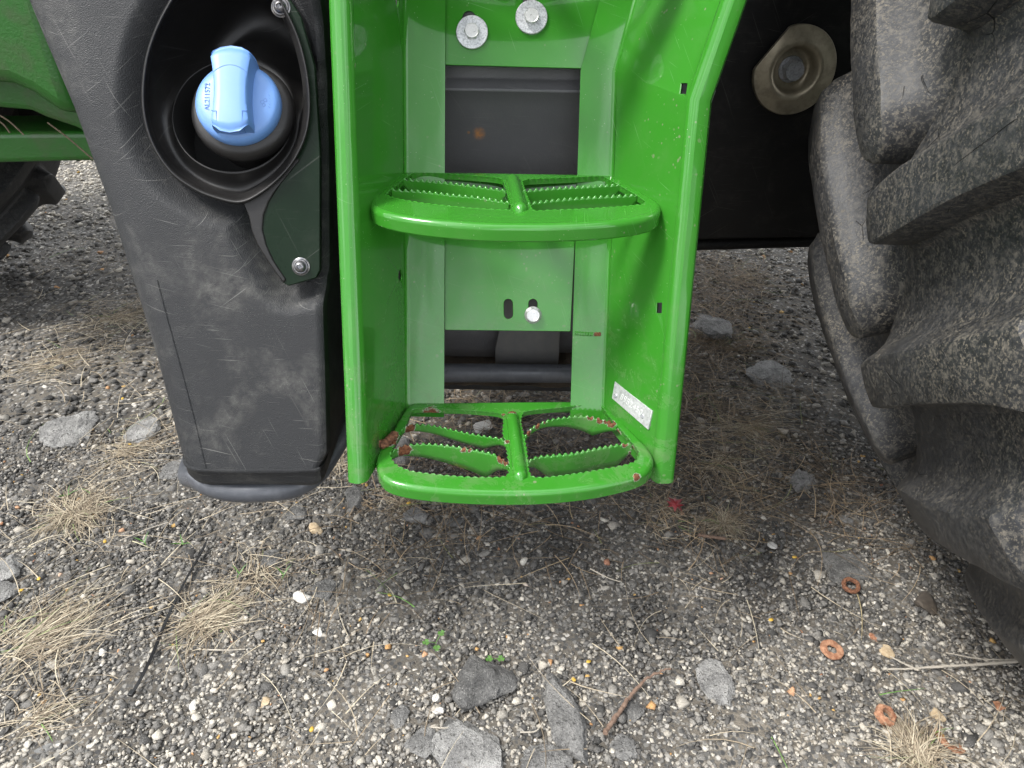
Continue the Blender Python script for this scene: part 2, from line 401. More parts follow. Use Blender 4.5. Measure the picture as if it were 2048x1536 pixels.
# ------------------------------------------------------------------ ground
def gh(x, y):
    return .006 * np.sin(3.1 * x + 1.3) * np.cos(2.3 * y) + .004 * np.sin(7.3 * x + 2.1 * y) + .003 * np.sin(11 * y - 4 * x + 1)
def build_ground():
    g = np.concatenate([-np.geomspace(600, 3.2, 22), np.linspace(-3, 3, 121), np.geomspace(3.2, 600, 22)])
    X, Y = np.meshgrid(g, g + 1.4); n = len(g)
    fade = np.clip(1.5 - np.hypot(X, Y - 1.4) / 6, 0, 1)
    Z = gh(X, Y) * fade + rng.normal(0, .0016, X.shape) * fade
    V = np.stack([X.ravel(), Y.ravel(), Z.ravel()], 1)
    b = NB('stony_soil', .95)
    c = b.mix(b.rng(b.noise(4, 5), .35, .65), (.048, .043, .036), (.125, .110, .090))
    fg = b.n.new('ShaderNodeVectorMath'); fg.operation = 'SCALE'; b.l.new(c, fg.inputs[0]); b.l.new(b.rng(b.noise(620, 3, .7), .3, .7, .45, 1.6), fg.inputs['Scale']); c = fg.outputs[0]
    c = b.mix(b.math('MULTIPLY', b.spots([(.72, .70, 0, .22), (.95, .80, 0, .2), (.45, .62, 0, .14)]), b.rng(b.noise(120, 5, .7), .42, .62)), c, (.20, .175, .14))
    v = b.vor(150, out='Color'); vd = b.vor(150)
    sep = b.n.new('ShaderNodeSeparateColor'); b.l.new(v, sep.inputs[0])
    st = b.ramp(sep.outputs[0], [(0, (.03, .03, .03)), (.45, (.07, .068, .064)), (.7, (.14, .135, .125)), (.9, (.26, .245, .22)), (1, (.40, .38, .35))])
    c = b.mix(b.math('MULTIPLY', b.rng(vd, .75, .45), b.rng(sep.outputs[1], .35, .4)), c, st)
    b.set('Base Color', c); pn = b.bump(vd, -.9, .006); b.set('Normal', b.bump(b.noise(350, 5), .6, .002, pn))
    o = mesh_obj('ground', V, grid_faces(n, n), b.m, None, True, 180); o['kind'] = 'structure'; return o
ground = build_ground()

def mat_stone():
    b = NB('crushed_stone', .85)
    t = b.attr('tint')
    c = b.ramp(t, [(0, (.030, .029, .027)), (.2, (.066, .063, .059)), (.42, (.125, .118, .108)), (.58, (.195, .183, .163)), (.72, (.275, .252, .214)), (.84, (.36, .325, .27)), (.94, (.42, .395, .345)), (.972, (.48, .455, .41)), (.982, (.38, .19, .09)), (.992, (.42, .27, .08)), (1, (.25, .11, .07))])
    n = b.noise(420, 5, .75)
    k = b.rng(n, .3, .7, .55, 1.5)
    mul = b.n.new('ShaderNodeVectorMath'); mul.operation = 'SCALE'; b.l.new(c, mul.inputs[0]); b.l.new(k, mul.inputs['Scale'])
    sp = b.math('MULTIPLY', b.rng(b.vor(520), .35, .2), b.rng(b.noise(50, 2), .45, .55))
    c = b.mix(b.math('MULTIPLY', sp, .45), mul.outputs[0], (.38, .37, .35))
    b.set('Base Color', c); b.set('Normal', b.bump(n, .5, .0015)); return b.m
M['stone'] = mat_stone()

def hull_shapes(k, npts):
    out = []
    for _ in range(k):
        bm = bmesh.new()
        P = rng.normal(size=(npts, 3)); P /= np.linalg.norm(P, axis=1)[:, None]; P *= rng.uniform(.8, 1.05, (npts, 1))
        for p in P: bm.verts.new(p)
        r = bmesh.ops.convex_hull(bm, input=bm.verts)
        bm.verts.index_update(); bm.verts.ensure_lookup_table()
        V = np.array([v.co for v in bm.verts]); F = np.array([[v.index for v in f.verts] for f in bm.faces if len(f.verts) == 3]); bm.free()
        out.append((V, F))
    return out
def rand_rot(n):
    q = rng.normal(size=(n, 4)); q /= np.linalg.norm(q, axis=1)[:, None]; a, b2, c, d = q.T
    return np.stack([np.stack([1 - 2 * (c * c + d * d), 2 * (b2 * c - a * d), 2 * (b2 * d + a * c)], 1),
                     np.stack([2 * (b2 * c + a * d), 1 - 2 * (b2 * b2 + d * d), 2 * (c * d - a * b2)], 1),
                     np.stack([2 * (b2 * d - a * c), 2 * (c * d + a * b2), 1 - 2 * (b2 * b2 + c * c)], 1)], 1)
def scatter_mesh(name, pos, size, tint, shapes, flat=.7, mat=None):
    """many stones joined into one mesh, each with a tint of its own"""
    n = len(pos); which = rng.integers(0, len(shapes), n); VV = []; FF = []; TT = []; off = 0
    for k, (V, F) in enumerate(shapes):
        idx = np.where(which == k)[0]
        if not len(idx): continue
        Rm = rand_rot(len(idx)); sc3 = size[idx, None] * rng.uniform(.7, 1.25, (len(idx), 3))
        v = np.einsum('nij,nvj->nvi', Rm, V[None] * sc3[:, None, :])
        v[:, :, 2] *= flat; v += pos[idx][:, None, :]
        VV.append(v.reshape(-1, 3)); nv = len(V)
        FF.append((F[None] + (np.arange(len(idx)) * nv)[:, None, None] + off).reshape(-1, 3)); TT.append(np.repeat(tint[idx], nv)); off += nv * len(idx)
    VV = np.concatenate(VV); FF = np.concatenate(FF); TT = np.concatenate(TT)
    me = bpy.data.meshes.new(name); me.vertices.add(len(VV)); me.vertices.foreach_set('co', VV.ravel().astype(np.float32))
    me.loops.add(FF.size); me.loops.foreach_set('vertex_index', FF.ravel().astype(np.int32))
    me.polygons.add(len(FF)); me.polygons.foreach_set('loop_start', np.arange(0, FF.size, 3, dtype=np.int32))
    a = me.attributes.new('tint', 'FLOAT', 'POINT'); a.data.foreach_set('value', TT.astype(np.float32))
    me.update(calc_edges=True); me.validate(); me.materials.append(mat or M['stone'])
    o = bpy.data.objects.new(name, me); col.objects.link(o); return o
def project(P):
    d = P - CP; z = d @ _fw; return 1024 + FPX * (d @ CR) / z, 768 - FPX * (d @ CU) / z, z
def in_view(P, mg=260):
    u, v, z = project(P); return (z > .05) & (u > -mg) & (u < 2048 + mg) & (v > -200) & (v < 1536 + mg)
def lf(x, y, s, o): return np.array([mnoise.noise(Vector((a * s + o, b2 * s, o))) for a, b2 in zip(x, y)])
def ground_points(n, y0, y1, seed_bias=None):
    out = []; c = 0
    while c < n:
        y = rng.uniform(y0, y1, n); x = rng.uniform(-1.15, 1.15, n) * (y + .55)
        wgt = (y + .55) / (y1 + .55); P = np.stack([x, y, gh(x, y)], 1)[rng.uniform(size=n) < wgt]
        P = P[in_view(P)]; out.append(P); c += len(P)
    return np.concatenate(out)[:n]
def tints(P, lightness):
    base = rng.beta(1.2, 1.7, len(P)) * .90
    patch = lf(P[:, 0], P[:, 1], 2.2, 3.1) * .30 + lf(P[:, 0], P[:, 1], 6, 9.1) * .18
    t = np.clip(base + lightness + patch * .55, 0, .90)
    r = rng.uniform(size=len(P)); t = np.where(r < .02 + np.maximum(lightness, 0) * .14, rng.uniform(.86, .975, len(P)), t); t = np.where(r > .9935, rng.uniform(.978, 1, len(P)), t)
    return t
def build_gravel():
    sh = hull_shapes(26, 11); shb = hull_shapes(20, 14)
    Pn = ground_points(84000, .40, 1.35); s = rng.gamma(3.0, .0025 / 3.0, len(Pn)) + .0010
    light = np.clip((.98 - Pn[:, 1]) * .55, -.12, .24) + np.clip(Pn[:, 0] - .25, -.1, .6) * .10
    light -= .20 * np.exp(-((Pn[:, 0] - .05) / .38) ** 2 - ((Pn[:, 1] - .98) / .15) ** 2)      # darker tint on the stones in front of the step
    Pn[:, 2] += s * rng.uniform(-.1, .5, len(s))
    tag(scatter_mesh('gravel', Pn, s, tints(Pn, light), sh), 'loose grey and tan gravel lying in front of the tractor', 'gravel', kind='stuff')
    Pf = ground_points(36000, 1.35, 4.4); s2 = rng.gamma(6, .0062 / 6, len(Pf)) + .002
    Pf[:, 2] += s2 * rng.uniform(-.1, .45, len(s2))
    far_daylight = np.clip((Pf[:, 1] - 2.1) * .60, -.06, .62)  # tint rises past the tractor, painting open daylight onto the far gravel
    tag(scatter_mesh('gravel', Pf, s2, tints(Pf, far_daylight), sh), 'darker gravel under the tractor, tinted lighter beyond it for open daylight', 'gravel', kind='stuff')
    Pb = ground_points(2300, .40, 3.2); s3 = np.minimum(rng.gamma(4, .0070 / 4, len(Pb)) + .003, .015)
    Pb[:, 2] += s3 * .0
    tag(scatter_mesh('asphalt_crumbs', Pb, s3, np.clip(tints(Pb, .0), 0, .72), shb), 'coarse dark asphalt crumbs mixed into the gravel', 'gravel', kind='stuff')
build_gravel()

# ------------------------------------------------------------------ tractor
tractor = empty('tractor', (0, 1.7, 0))
tag(tractor, 'green farm tractor with boarding steps, black tanks and lugged tyres on gravel', 'tractor')

# ---- ladder: back sheet leans, bottom towards the viewer
SL = .447
def yb(z): return 1.05 + SL * (z - .707)                       # back sheet
def line_of(pa, pb): return (lambda z: pa[1] + (pb[1] - pa[1]) * (z - pa[2]) / (pb[2] - pa[2])), (lambda z: abs(pa[0] + (pb[0] - pa[0]) * (z - pa[2]) / (pb[2] - pa[2])))
yl, xll = line_of(hx(702, 966, -.209), hx(677, 330, -.2160))   # outer edge of the left lip: depth and half width by height
yr, xlr = line_of(hx(1342, 966, .2215), hx(1405, 330, .2285))  # and of the right lip
ED = np.array([0, -SL, -1.]); ED /= np.linalg.norm(ED)         # down along the sheet
PN = np.cross([1., 0, 0], ED); PN = PN if PN[1] < 0 else -PN   # sheet normal, towards the viewer
PO = np.array([0, 1.05, .707])
def lp(u, v, off=0.):                                          # pixel -> (x, up) on the sheet, off = metres proud of it
    p = hit(u, v, PO + PN * off, PN); return (p[0], np.dot(p - PO, -ED))
def at_sheet(x, b2, off=0.): return PO + np.array([x, 0, 0]) - ED * b2 + PN * off
ZK, ZT = .835, 1.45
ladder = empty('ladder_frame', (0, .9, .415)); attach(ladder, tractor); ladder.location = (0, .9, .415)
ladder.matrix_parent_inverse = world_of(tractor).inverted()

def rail(name, sgn, xi, xc, lipw, xlf, yfun, ZB, holes):
    flare = (lambda z: max(0, z - ZK) * .28) if sgn > 0 else (lambda z: 0)
    zs = [ZB, .55, .70, ZK, 1.05, 1.25, ZT]; bm = bmesh.new()
    rb, rf = .010, .011
    zbk = lambda z: .382 if z == ZB else z
    # wall, cut with holes, in (y, z)
    def wall_x(y, z):
        f = (y - yfun(z)) / (yb(z) - yfun(z)); xf = xlf(z) - lipw; return sgn * (xf + (xc - xf) * f + flare(z))
    def solve(u, v):
        lo, hi = .09, .24
        for _ in range(40):
            x = (lo + hi) / 2; q = hx(u, v, sgn * x)
            if sgn * wall_x(q[1], q[2]) > x: lo = x
            else: hi = x
        return (q[1], q[2])
    for za, zb_ in ((ZB, ZK), (ZK, ZT)):
        lv = [z for z in zs if za - 1e-6 <= z <= zb_ + 1e-6]
        L = [(yfun(z) + rf, z) for z in lv] + [(yb(zbk(z)) - rb, zbk(z)) for z in reversed(lv)]
        solved = [[solve(u, v) for u, v in h] for h in holes]
        loops = [L] + [h for h in solved if za < h[0][1] < zb_]
        flat = [bm.verts.new((wall_x(*q), q[0], q[1])) for Lp in loops for q in Lp]
        for f in fill(loops): bm.faces.new([flat[i] for i in f])
    def strip(fn, n):
        g = [[bm.verts.new(fn(z, k / n)) for k in range(n + 1)] for z in zs]
        for i in range(len(zs) - 1):
            for k in range(n): bm.faces.new((g[i][k], g[i][k + 1], g[i + 1][k + 1], g[i + 1][k]))
    def back_bend(z, t):
        z = zbk(z); a = t * math.pi / 2; x0 = wall_x(yb(z) - rb, z)
        return (x0 - sgn * rb * (1 - math.cos(a)), yb(z) - rb + rb * math.sin(a), z)
    strip(back_bend, 6)
    def back_flange(z, t):
        z = zbk(z); x0 = wall_x(yb(z) - rb, z) - sgn * rb; x1 = sgn * xi + (sgn * flare(z) if sgn > 0 else 0); return (x0 + (x1 - x0) * t, yb(z), z)
    strip(back_flange, 1)
    def front_bend(z, t):
        a = t * math.radians(80); x0 = wall_x(yfun(z) + rf, z)
        return (x0 + sgn * rf * (1 - math.cos(a)), yfun(z) + rf - rf * math.sin(a), z)
    strip(front_bend, 7)
    def lip(z, t):
        p = front_bend(z, 1); x1 = sgn * (xlf(z) - .003 + flare(z)); return (p[0] + (x1 - p[0]) * t, p[1] + .0015 * t, z)
    strip(lip, 2)
    def lip_edge(z, t):
        p = lip(z, 1); a = t * math.pi / 2; return (p[0] + sgn * .004 * math.sin(a), p[1] + .006 * (1 - math.cos(a)) , z)
    strip(lip_edge, 3)
    bmesh.ops.remove_doubles(bm, verts=bm.verts, dist=.0004)
    o = bm_obj(name, bm, MG['rail'], ladder, True, 22)
    md = o.modifiers.new('thick', 'SOLIDIFY'); md.thickness = .004; md.offset = -1 if sgn > 0 else -1
    o.modifiers.new('wn', 'WEIGHTED_NORMAL').keep_sharp = True
    return wall_x, solve
def oval_hole(u, v, ru, rv, n=14): return [(u + ru * math.cos(2 * math.pi * k / n), v + rv * math.sin(2 * math.pi * k / n)) for k in range(n)]
MG = {}
cL = [hx(735, 900, -.185), hx(760, 880, -.18), hx(745, 920, -.185)]
MG['rail'] = mat_green('green_rail_paint', grime=[(*hx(772, 862, -.180), .022), (*hx(787, 838, -.175), .018), (*hx(752, 895, -.183), .016), (*hx(1262, 870, .165), .014), (*hx(1240, 835, .16), .012)])
MG['sheet'] = M['green']
rail('side_rail', -1, .1010, .1600, .0165, xll, yl, hx(702, 966, -.209)[2], [oval_hole(796, 551, 4.5, 13), oval_hole(790, 2, 4, 14)])
rwall, rsolve = rail('side_rail', 1, .0880, .1380, .0165, xlr, yr, hx(1342, 966, .2215)[2], [[(1366, 168), (1380, 168), (1377, 190), (1363, 190)], [(1317, 605), (1329, 605), (1328, 626), (1316, 626)]])

# centre sheets, a few millimetres behind the rails' back flanges
def slot(u0, v0, u1, v1, r, n=9, off=-.004):
    a = np.array(lp(u0, v0, off)); b2 = np.array(lp(u1, v1, off)); rr = r
    d = (b2 - a) / (np.linalg.norm(b2 - a) + 1e-9); out = []; th = math.atan2(d[1], d[0])
    for k in range(n + 1): t = th + math.pi / 2 + math.pi * k / n; out.append(a + rr * np.array([math.cos(t), math.sin(t)]))
    for k in range(n + 1): t = th - math.pi / 2 + math.pi * k / n; out.append(b2 + rr * np.array([math.cos(t), math.sin(t)]))
    return out
shO = PO + PN * -.004
def sheet(name, px, holes):
    return plate(name, shO, (1, 0, 0), -ED, [lp(u, v, -.004) for u, v in px], holes, .005, MG['sheet'], ladder)
sheet('backing_sheet', [(884, -330), (1300, -330), (1235, 20), (1180, 137.5), (888.5, 129.5)], [slot(938, 36, 944, 66, .0095), slot(1059, 6, 1062, 36, .0095)])
sheet('backing_sheet', [(888.5, 360), (1156, 360), (1141, 663), (889.5, 660)], [slot(1016.5, 607, 1017, 629, .0066), slot(1066, 607, 1066, 629, .0066)])
# weld beads on the right flange
def bead(px, r, mat, parent, nm='weld_bead'):
    P = catmull([at_sheet(*lp(u, v), .0015) for u, v in px], 10); rr = [r * (.75 + .25 * abs(math.sin(i * 1.1))) for i in range(len(P))]; rr[0] *= .3; rr[-1] *= .3
    V, F = tube_mesh(P, rr, 8); return mesh_obj(nm, V, F, mat, parent)
wr = [(*at_sheet(*lp(1196, 668), .002), .0075)]
MG['bead'] = mat_green('green_weld_paint', rust=wr)
bead([(1148, 666), (1165, 667), (1182, 668), (1202, 668)], .0045, MG['bead'], ladder)
bead([(827, 121), (845, 122), (862, 122), (878, 122)], .0016, MG['sheet'], ladder)
bead([(1180, 145), (1200, 146), (1222, 145)], .0016, MG['sheet'], ladder)
bead([(826, 664), (850, 665), (880, 664)], .0012, MG['sheet'], ladder)

def washer(c, n, ro, ri, t, mat, parent, name='washer', seg=44):
    return lathe(name, c, n, [(ri, 0), (ro - .0008, 0), (ro, .0006), (ro, t - .0006), (ro - .0008, t), (ri, t)], mat, parent, seg)
for u, v, rot in ((944, 64, .52), (1063, 34, .30)):
    p = at_sheet(*lp(u, v), -.004)
    washer(p + PN * .0002, PN, .0222, .004, .0042, M['zinc'], ladder)
    hexbolt('bolt', p + PN * .0044, PN, .0185, .0085, M['zinc2'], ladder, rot)
p = at_sheet(*lp(1066, 630), -.004); hexbolt('bolt', p + PN * .0004, PN, .0185, .0085, M['zinc2'], ladder, .2, .0125)

# stamped tag riveted to the inner face of the right rail
def onwall(u, v, off):
    q = rsolve(u, v); return np.array([rwall(*q) - off, q[0], q[1]])
tq = [onwall(u, v, .0045) for u, v in ((1238, 763), (1313, 822), (1306, 859), (1232, 796))]
t_ex = (tq[1] - tq[0]); t_ex /= np.linalg.norm(t_ex); t_n = np.cross(t_ex, tq[0] - tq[3]); t_n /= np.linalg.norm(t_n)
if t_n[0] > 0: t_n = -t_n
t_ey = np.cross(t_n, t_ex)
tl2 = [(np.dot(q - tq[0], t_ex), np.dot(q - tq[0], t_ey)) for q in tq]
tago = plate('number_tag', tq[0] + t_n * .0022, t_ex, t_ey, tl2, [], .0025, M['alu'], ladder, .0004); tago['label'] = 'stamped aluminium number tag riveted to the rail'
tc_ = sum(tq) / 4 + t_n * .0024
M['stamp'] = mat_metal('stamp_groove', (.83, .84, .83), .4, .5, (.6, .6, .6), .3, 300)
text_mesh('lettering', '8952450', .0135, .0003, M['stamp'], ladder, tc_, t_ex, t_ey, 1.1)
for u, v in ((1240, 791), (1294, 832)):
    c = onwall(u, v, .0045) + t_n * .0024
    lathe('rivet', c, t_n, [(.0037, 0), (.0037, .0006), (.003, .0014), (.0016, .0017), (.0012, .0008), (.0001, .0006)], M['greybolt'], ladder, 20)

# ---- steps
def make_step(name, z, outer_px, holes_px, bar, slats, mat, skirt=.0215, label=None):
    root = empty(name, (0, .9, z)); attach(root, tractor)
    root.matrix_parent_inverse = world_of(tractor).inverted()
    outer = np.array(catmull([hz(u, v, z)[:2] for u, v in outer_px], 8, True)); outer = ccw(resample(outer, 220, True)[0])
    r = .0075; bm = bmesh.new(); rings = []
    for a in (90, 72, 54, 36, 18, 0):
        t = math.radians(a); rings.append((offset2d(outer, r * (1 - math.cos(t))), z - r * (1 - math.sin(t))))
    rings += [(outer, z - skirt + .002), (offset2d(outer, .0012), z - skirt), (offset2d(outer, .0030), z - skirt), (offset2d(outer, .0045), z - .006)]
    rv = [[bm.verts.new((q[0], q[1], zz)) for q in L] for L, zz in rings]
    for a, b2 in zip(rv, rv[1:]):
        for i in range(len(a)): j = (i + 1) % len(a); bm.faces.new((a[i], a[j], b2[j], b2[i]))
    loops = [rings[0][0]]; flat = list(rv[0])
    for hp in holes_px:
        L = np.array(catmull([hz(u, v, z)[:2] for u, v in hp], 8, True)); n = 260; L, ln = resample(L, n, True); L = ccw(L)
        s = np.arange(n) / n * ln; wv = np.sin(2 * math.pi * s / .0092)
        L0 = offset2d(L, .0011 * wv)
        L1 = offset2d(L0, .0010); L2 = offset2d(L0, .0018); Ls = offset2d(L, .0012)
        hv = [[bm.verts.new((q[0], q[1], z + dz[i])) for i, q in enumerate(Lx)] for Lx, dz in
              ((L0, np.zeros(n)), (L1, .0004 + .0004 * wv), (L2, .0000 + .0004 * wv), (Ls, np.full(n, -.003)), (Ls, np.full(n, -.008)))]
        for a, b2 in zip(hv, hv[1:]):
            for i in range(n): j = (i + 1) % n; bm.faces.new((a[i], a[j], b2[j], b2[i]))
        loops.append(L0); flat += hv[0]
    for f in fill(loops): bm.faces.new([flat[i] for i in f])
    fr = bm_obj('step_frame', bm, mat, root, True, 30)
    fr.modifiers.new('wn', 'WEIGHTED_NORMAL').keep_sharp = True
    # rounded centre ridge
    a, b2, wd = hz(*bar[0], z), hz(*bar[1], z), bar[2]
    t = (b2 - a) / np.linalg.norm(b2 - a); q = np.array([-t[1], t[0], 0]); V = []; ln = np.linalg.norm(b2 - a); ns, nk = 26, 12
    for i in range(ns):
        f = i / (ns - 1); d = f * ln; e = min(d, ln - d) / wd; k = math.sqrt(max(0, 1 - (1 - min(e, 1)) ** 2)) if e < 1 else 1; k = max(k, .02)
        for j in range(nk + 1):
            an = math.pi * j / nk; V.append(a + t * d + q * wd * k * math.cos(an) + np.array([0, 0, -.002 + .0105 * k * math.sin(an)]))
    mesh_obj('ridge', V, grid_faces(ns, nk + 1), mat, root, True, 60)
    for px, drop in slats:
        P = np.array(catmull([hz(u, v, z + .0005) for u, v in px], 14)); n = 110; P, ln = resample(P, n)
        D = np.interp(np.linspace(0, 1, n), [d[0] for d in drop], [d[1] for d in drop]); s = np.linspace(0, ln, n)
        wv = np.sin(2 * math.pi * s / .0084); lean = np.array([0, -.10, 0])
        T = np.gradient(P, axis=0); T /= np.linalg.norm(T, axis=1)[:, None]; Nn = np.stack([-T[:, 1], T[:, 0], 0 * s], 1)
        V = []
        for i in range(n):
            for k, f in enumerate((0, .12, .35, .7, 1.)):
                V.append(P[i] + np.array([0, 0, 0.0019 * wv[i] * (1 if k == 0 else .25 if k == 1 else 0) - D[i] * f]) + lean * D[i] * f + Nn[i] * (.0003 * wv[i] if k == 0 else 0))
        o = mesh_obj('slat', V, grid_faces(n, 5), mat, root, True, 50)
        md = o.modifiers.new('thick', 'SOLIDIFY'); md.thickness = .0024; md.offset = 0
    if label: root['label'] = label
    return root
ZU, ZLo = .707, .403
up_outer = [(815, 342), (803, 344), (775, 361), (745, 386), (739, 402), (748, 417), (775, 427), (820, 436), (886, 444), (970, 450), (1031, 451), (1100, 451), (1180, 448), (1240, 443), (1290, 435), (1314, 426), (1323, 413), (1316, 399), (1282, 379), (1234, 353), (1222, 349), (1150, 347), (1031, 345), (920, 343)]
up_holes = [[(828, 346), (870, 346), (940, 350), (1000, 356), (1010, 366), (1018, 390), (1024, 410), (1020, 420), (960, 418), (880, 411), (815, 402), (775, 392), (773, 385), (795, 367), (818, 350)],
            [(1043, 364), (1056, 358), (1120, 355), (1200, 352), (1216, 357), (1240, 370), (1275, 390), (1293, 405), (1270, 411), (1190, 417), (1100, 421), (1066, 421), (1057, 405), (1048, 380)]]
dflt = [(0, .008), (.08, .022), (.92, .022), (1, .008)]
up_slats = [([(806, 358), (850, 361), (910, 367), (965, 374), (1012, 381)], dflt), ([(783, 379), (840, 382), (900, 389), (960, 395), (1019, 405)], dflt),
            ([(1046, 382), (1100, 377), (1170, 373), (1240, 369)], dflt), ([(1055, 407), (1110, 400), (1190, 394), (1274, 390)], dflt)]
MG['step'] = mat_green('green_step_paint', rust=[(*hz(860, 355, ZU - .012), .008), (*hz(1215, 368, ZU - .012), .008), (*hz(1244, 352, ZU), .0025)])
s_up = make_step('step', ZU, up_outer, up_holes, ((1024, 355), (1042, 424), .0098), up_slats, MG['step'], label='intact green step with straight serrated slats')
# same step once more, one rung higher
def copy_tree(o, parent=None, delta=Vector((0, 0, 0))):
    c = o.copy(); col.objects.link(c); mpi = o.matrix_parent_inverse.copy()
    if parent is not None: c.parent = parent; c.matrix_parent_inverse = mpi
    c.location = c.location + delta
    for ch in list(o.children): copy_tree(ch, c)
    return c
s3 = copy_tree(s_up, tractor, Vector((0, .136, .304))); s3['label'] = 'uppermost green step above the intact one'

lo_outer = [(845, 803), (826, 805), (812, 813), (797, 836), (781, 864), (764, 888), (753, 908), (752, 928), (760, 948), (778, 963), (815, 973), (870, 980), (950, 985), (1040, 986), (1110, 983), (1181, 975), (1246, 962), (1285, 949), (1303, 934), (1308, 915), (1297, 894), (1278, 873), (1244, 838), (1222, 810), (1205, 802), (1181, 800), (1100, 800), (1000, 801), (920, 802)]
lo_holes = [[(833, 816), (880, 816), (950, 820), (1001, 826), (1009, 840), (1008, 865), (1014, 888), (1018, 915), (1020, 938), (1015, 952), (990, 956), (930, 955), (870, 950), (820, 943), (790, 930), (779, 912), (785, 893), (801, 864), (812, 846), (820, 824)],
            [(1042, 830), (1054, 821), (1110, 815), (1189, 808), (1208, 816), (1222, 834), (1257, 874), (1277, 898), (1279, 912), (1262, 928), (1181, 944), (1110, 954), (1072, 956), (1057, 947), (1053, 919), (1048, 882), (1040, 848)]]
lo_slats = [([(802, 861), (818, 851), (840, 849), (875, 853), (923, 864), (972, 873), (1002, 878), (1014, 889)], [(0, .006), (.12, .010), (.5, .016), (.76, .020), (.85, .013), (1, .006)]),
            ([(779, 908), (802, 893), (843, 888), (883, 890), (923, 895), (955, 901), (988, 909), (1008, 921), (1017, 934)], [(0, .010), (.14, .016), (.5, .030), (.76, .040), (.85, .023), (1, .006)]),
            ([(1048, 880), (1054, 868), (1068, 854), (1101, 840), (1149, 833), (1181, 834), (1221, 844), (1234, 850)], [(0, .004), (.10, .008), (.3, .008), (.55, .016), (.78, .030), (.9, .018), (1, .010)]),
            ([(1053, 928), (1072, 915), (1110, 910), (1149, 906), (1197, 896), (1246, 888), (1264, 888)], [(0, .006), (.10, .014), (.24, .034), (.6, .036), (.88, .034), (1, .014)])]
def rz(u, v, r, dz=0.): return (*hz(u, v, ZLo + dz), r)
lo_rust = [rz(772, 876, .013), rz(762, 886, .011), rz(784, 871, .010), rz(779, 884, .010), rz(803, 898, .010, -.006), rz(812, 899, .008, -.006), rz(820, 858, .008, -.004), rz(912, 902, .005, 0), rz(925, 902, .007, 0), rz(936, 903, .006, 0), rz(1000, 918, .007, 0), rz(1010, 925, .005),
           rz(1024, 824, .006, .006), rz(1007, 829, .003), rz(1014, 884, .004), rz(1062, 866, .007, 0), rz(1075, 852, .005, 0), rz(1088, 844, .003, 0), rz(1180, 839, .006, 0), rz(1198, 843, .007, 0), rz(1210, 845, .005, 0), rz(1222, 846, .007, 0), rz(1206, 859, .009, 0), rz(1251, 891, .0045), rz(862, 832, .014, -.014), rz(1158, 828, .012, -.014), rz(1245, 872, .012, -.016), rz(1266, 900, .010, -.014), rz(1275, 955, .006, -.002)]
MG['step_worn'] = mat_green('green_worn_step_paint', rust=lo_rust)
s_lo = make_step('step', ZLo, lo_outer, lo_holes, ((1023, 826), (1042, 962), .0095), lo_slats, MG['step_worn'], label='rusty green step with bent slats and a broken weld')
# cracked rusty weld where the worn step has torn from the rail
P = catmull([hz(u, v, ZLo + dz) for u, v, dz in ((752, 872, .002), (757, 884, .004), (766, 889, .005), (778, 880, .004), (790, 868, .002))], 8)
V, F = tube_mesh(P, [.004 + .0025 * abs(math.sin(i * .9)) for i in range(len(P))], 9)
o = mesh_obj('weld_bead', V, F, M['rust'], s_lo); o['label'] = 'broken rusty weld on the worn step'

# ---- fluid tank with filler cowl (left of the ladder)
TLEAN = .38; TY = .785
TN = np.array([0, -1., TLEAN]); TN /= np.linalg.norm(TN); TP0 = np.array([0, TY, .38])
def ht(u, v, off=0.): return hit(u, v, TP0 + TN * off, TN)
cowl_px = [(480, 404), (520, 386), (560, 353), (590, 315), (610, 270), (618, 220), (615, 160), (603, 100), (585, 50), (556, -5), (520, -55), (470, -90), (420, -85), (375, -45), (340, 5), (312, 60), (293, 120), (286, 190), (293, 250), (313, 302), (346, 347), (390, 378), (432, 395)]
plate_px = [(548, -60), (575, -10), (601, 32), (629, 132), (640, 300), (640, 540), (632, 556), (577, 572), (566, 566), (545, 535), (525, 498), (510, 468), (500, 430), (484, 402), (520, 384), (560, 350), (590, 312), (608, 266), (616, 216), (612, 158), (600, 100), (582, 50), (556, -8)]
def pdist(P, poly):
    A = np.array(poly, float); B = np.roll(A, -1, 0); d = np.full(len(P), 1e9); ins = np.zeros(len(P), bool)
    for a, b2 in zip(A, B):
        e = b2 - a; t = np.clip(((P - a) @ e) / (e @ e), 0, 1); d = np.minimum(d, np.linalg.norm(P - a - t[:, None] * e, axis=1))
        c = ((a[1] > P[:, 1]) != (b2[1] > P[:, 1])) & (P[:, 0] < (b2[0] - a[0]) * (P[:, 1] - a[1]) / (b2[1] - a[1] + 1e-12) + a[0]); ins ^= c
    return np.where(ins, -d, d)
cowl_d = [tuple(q) for q in catmull(cowl_px, 4, True)]
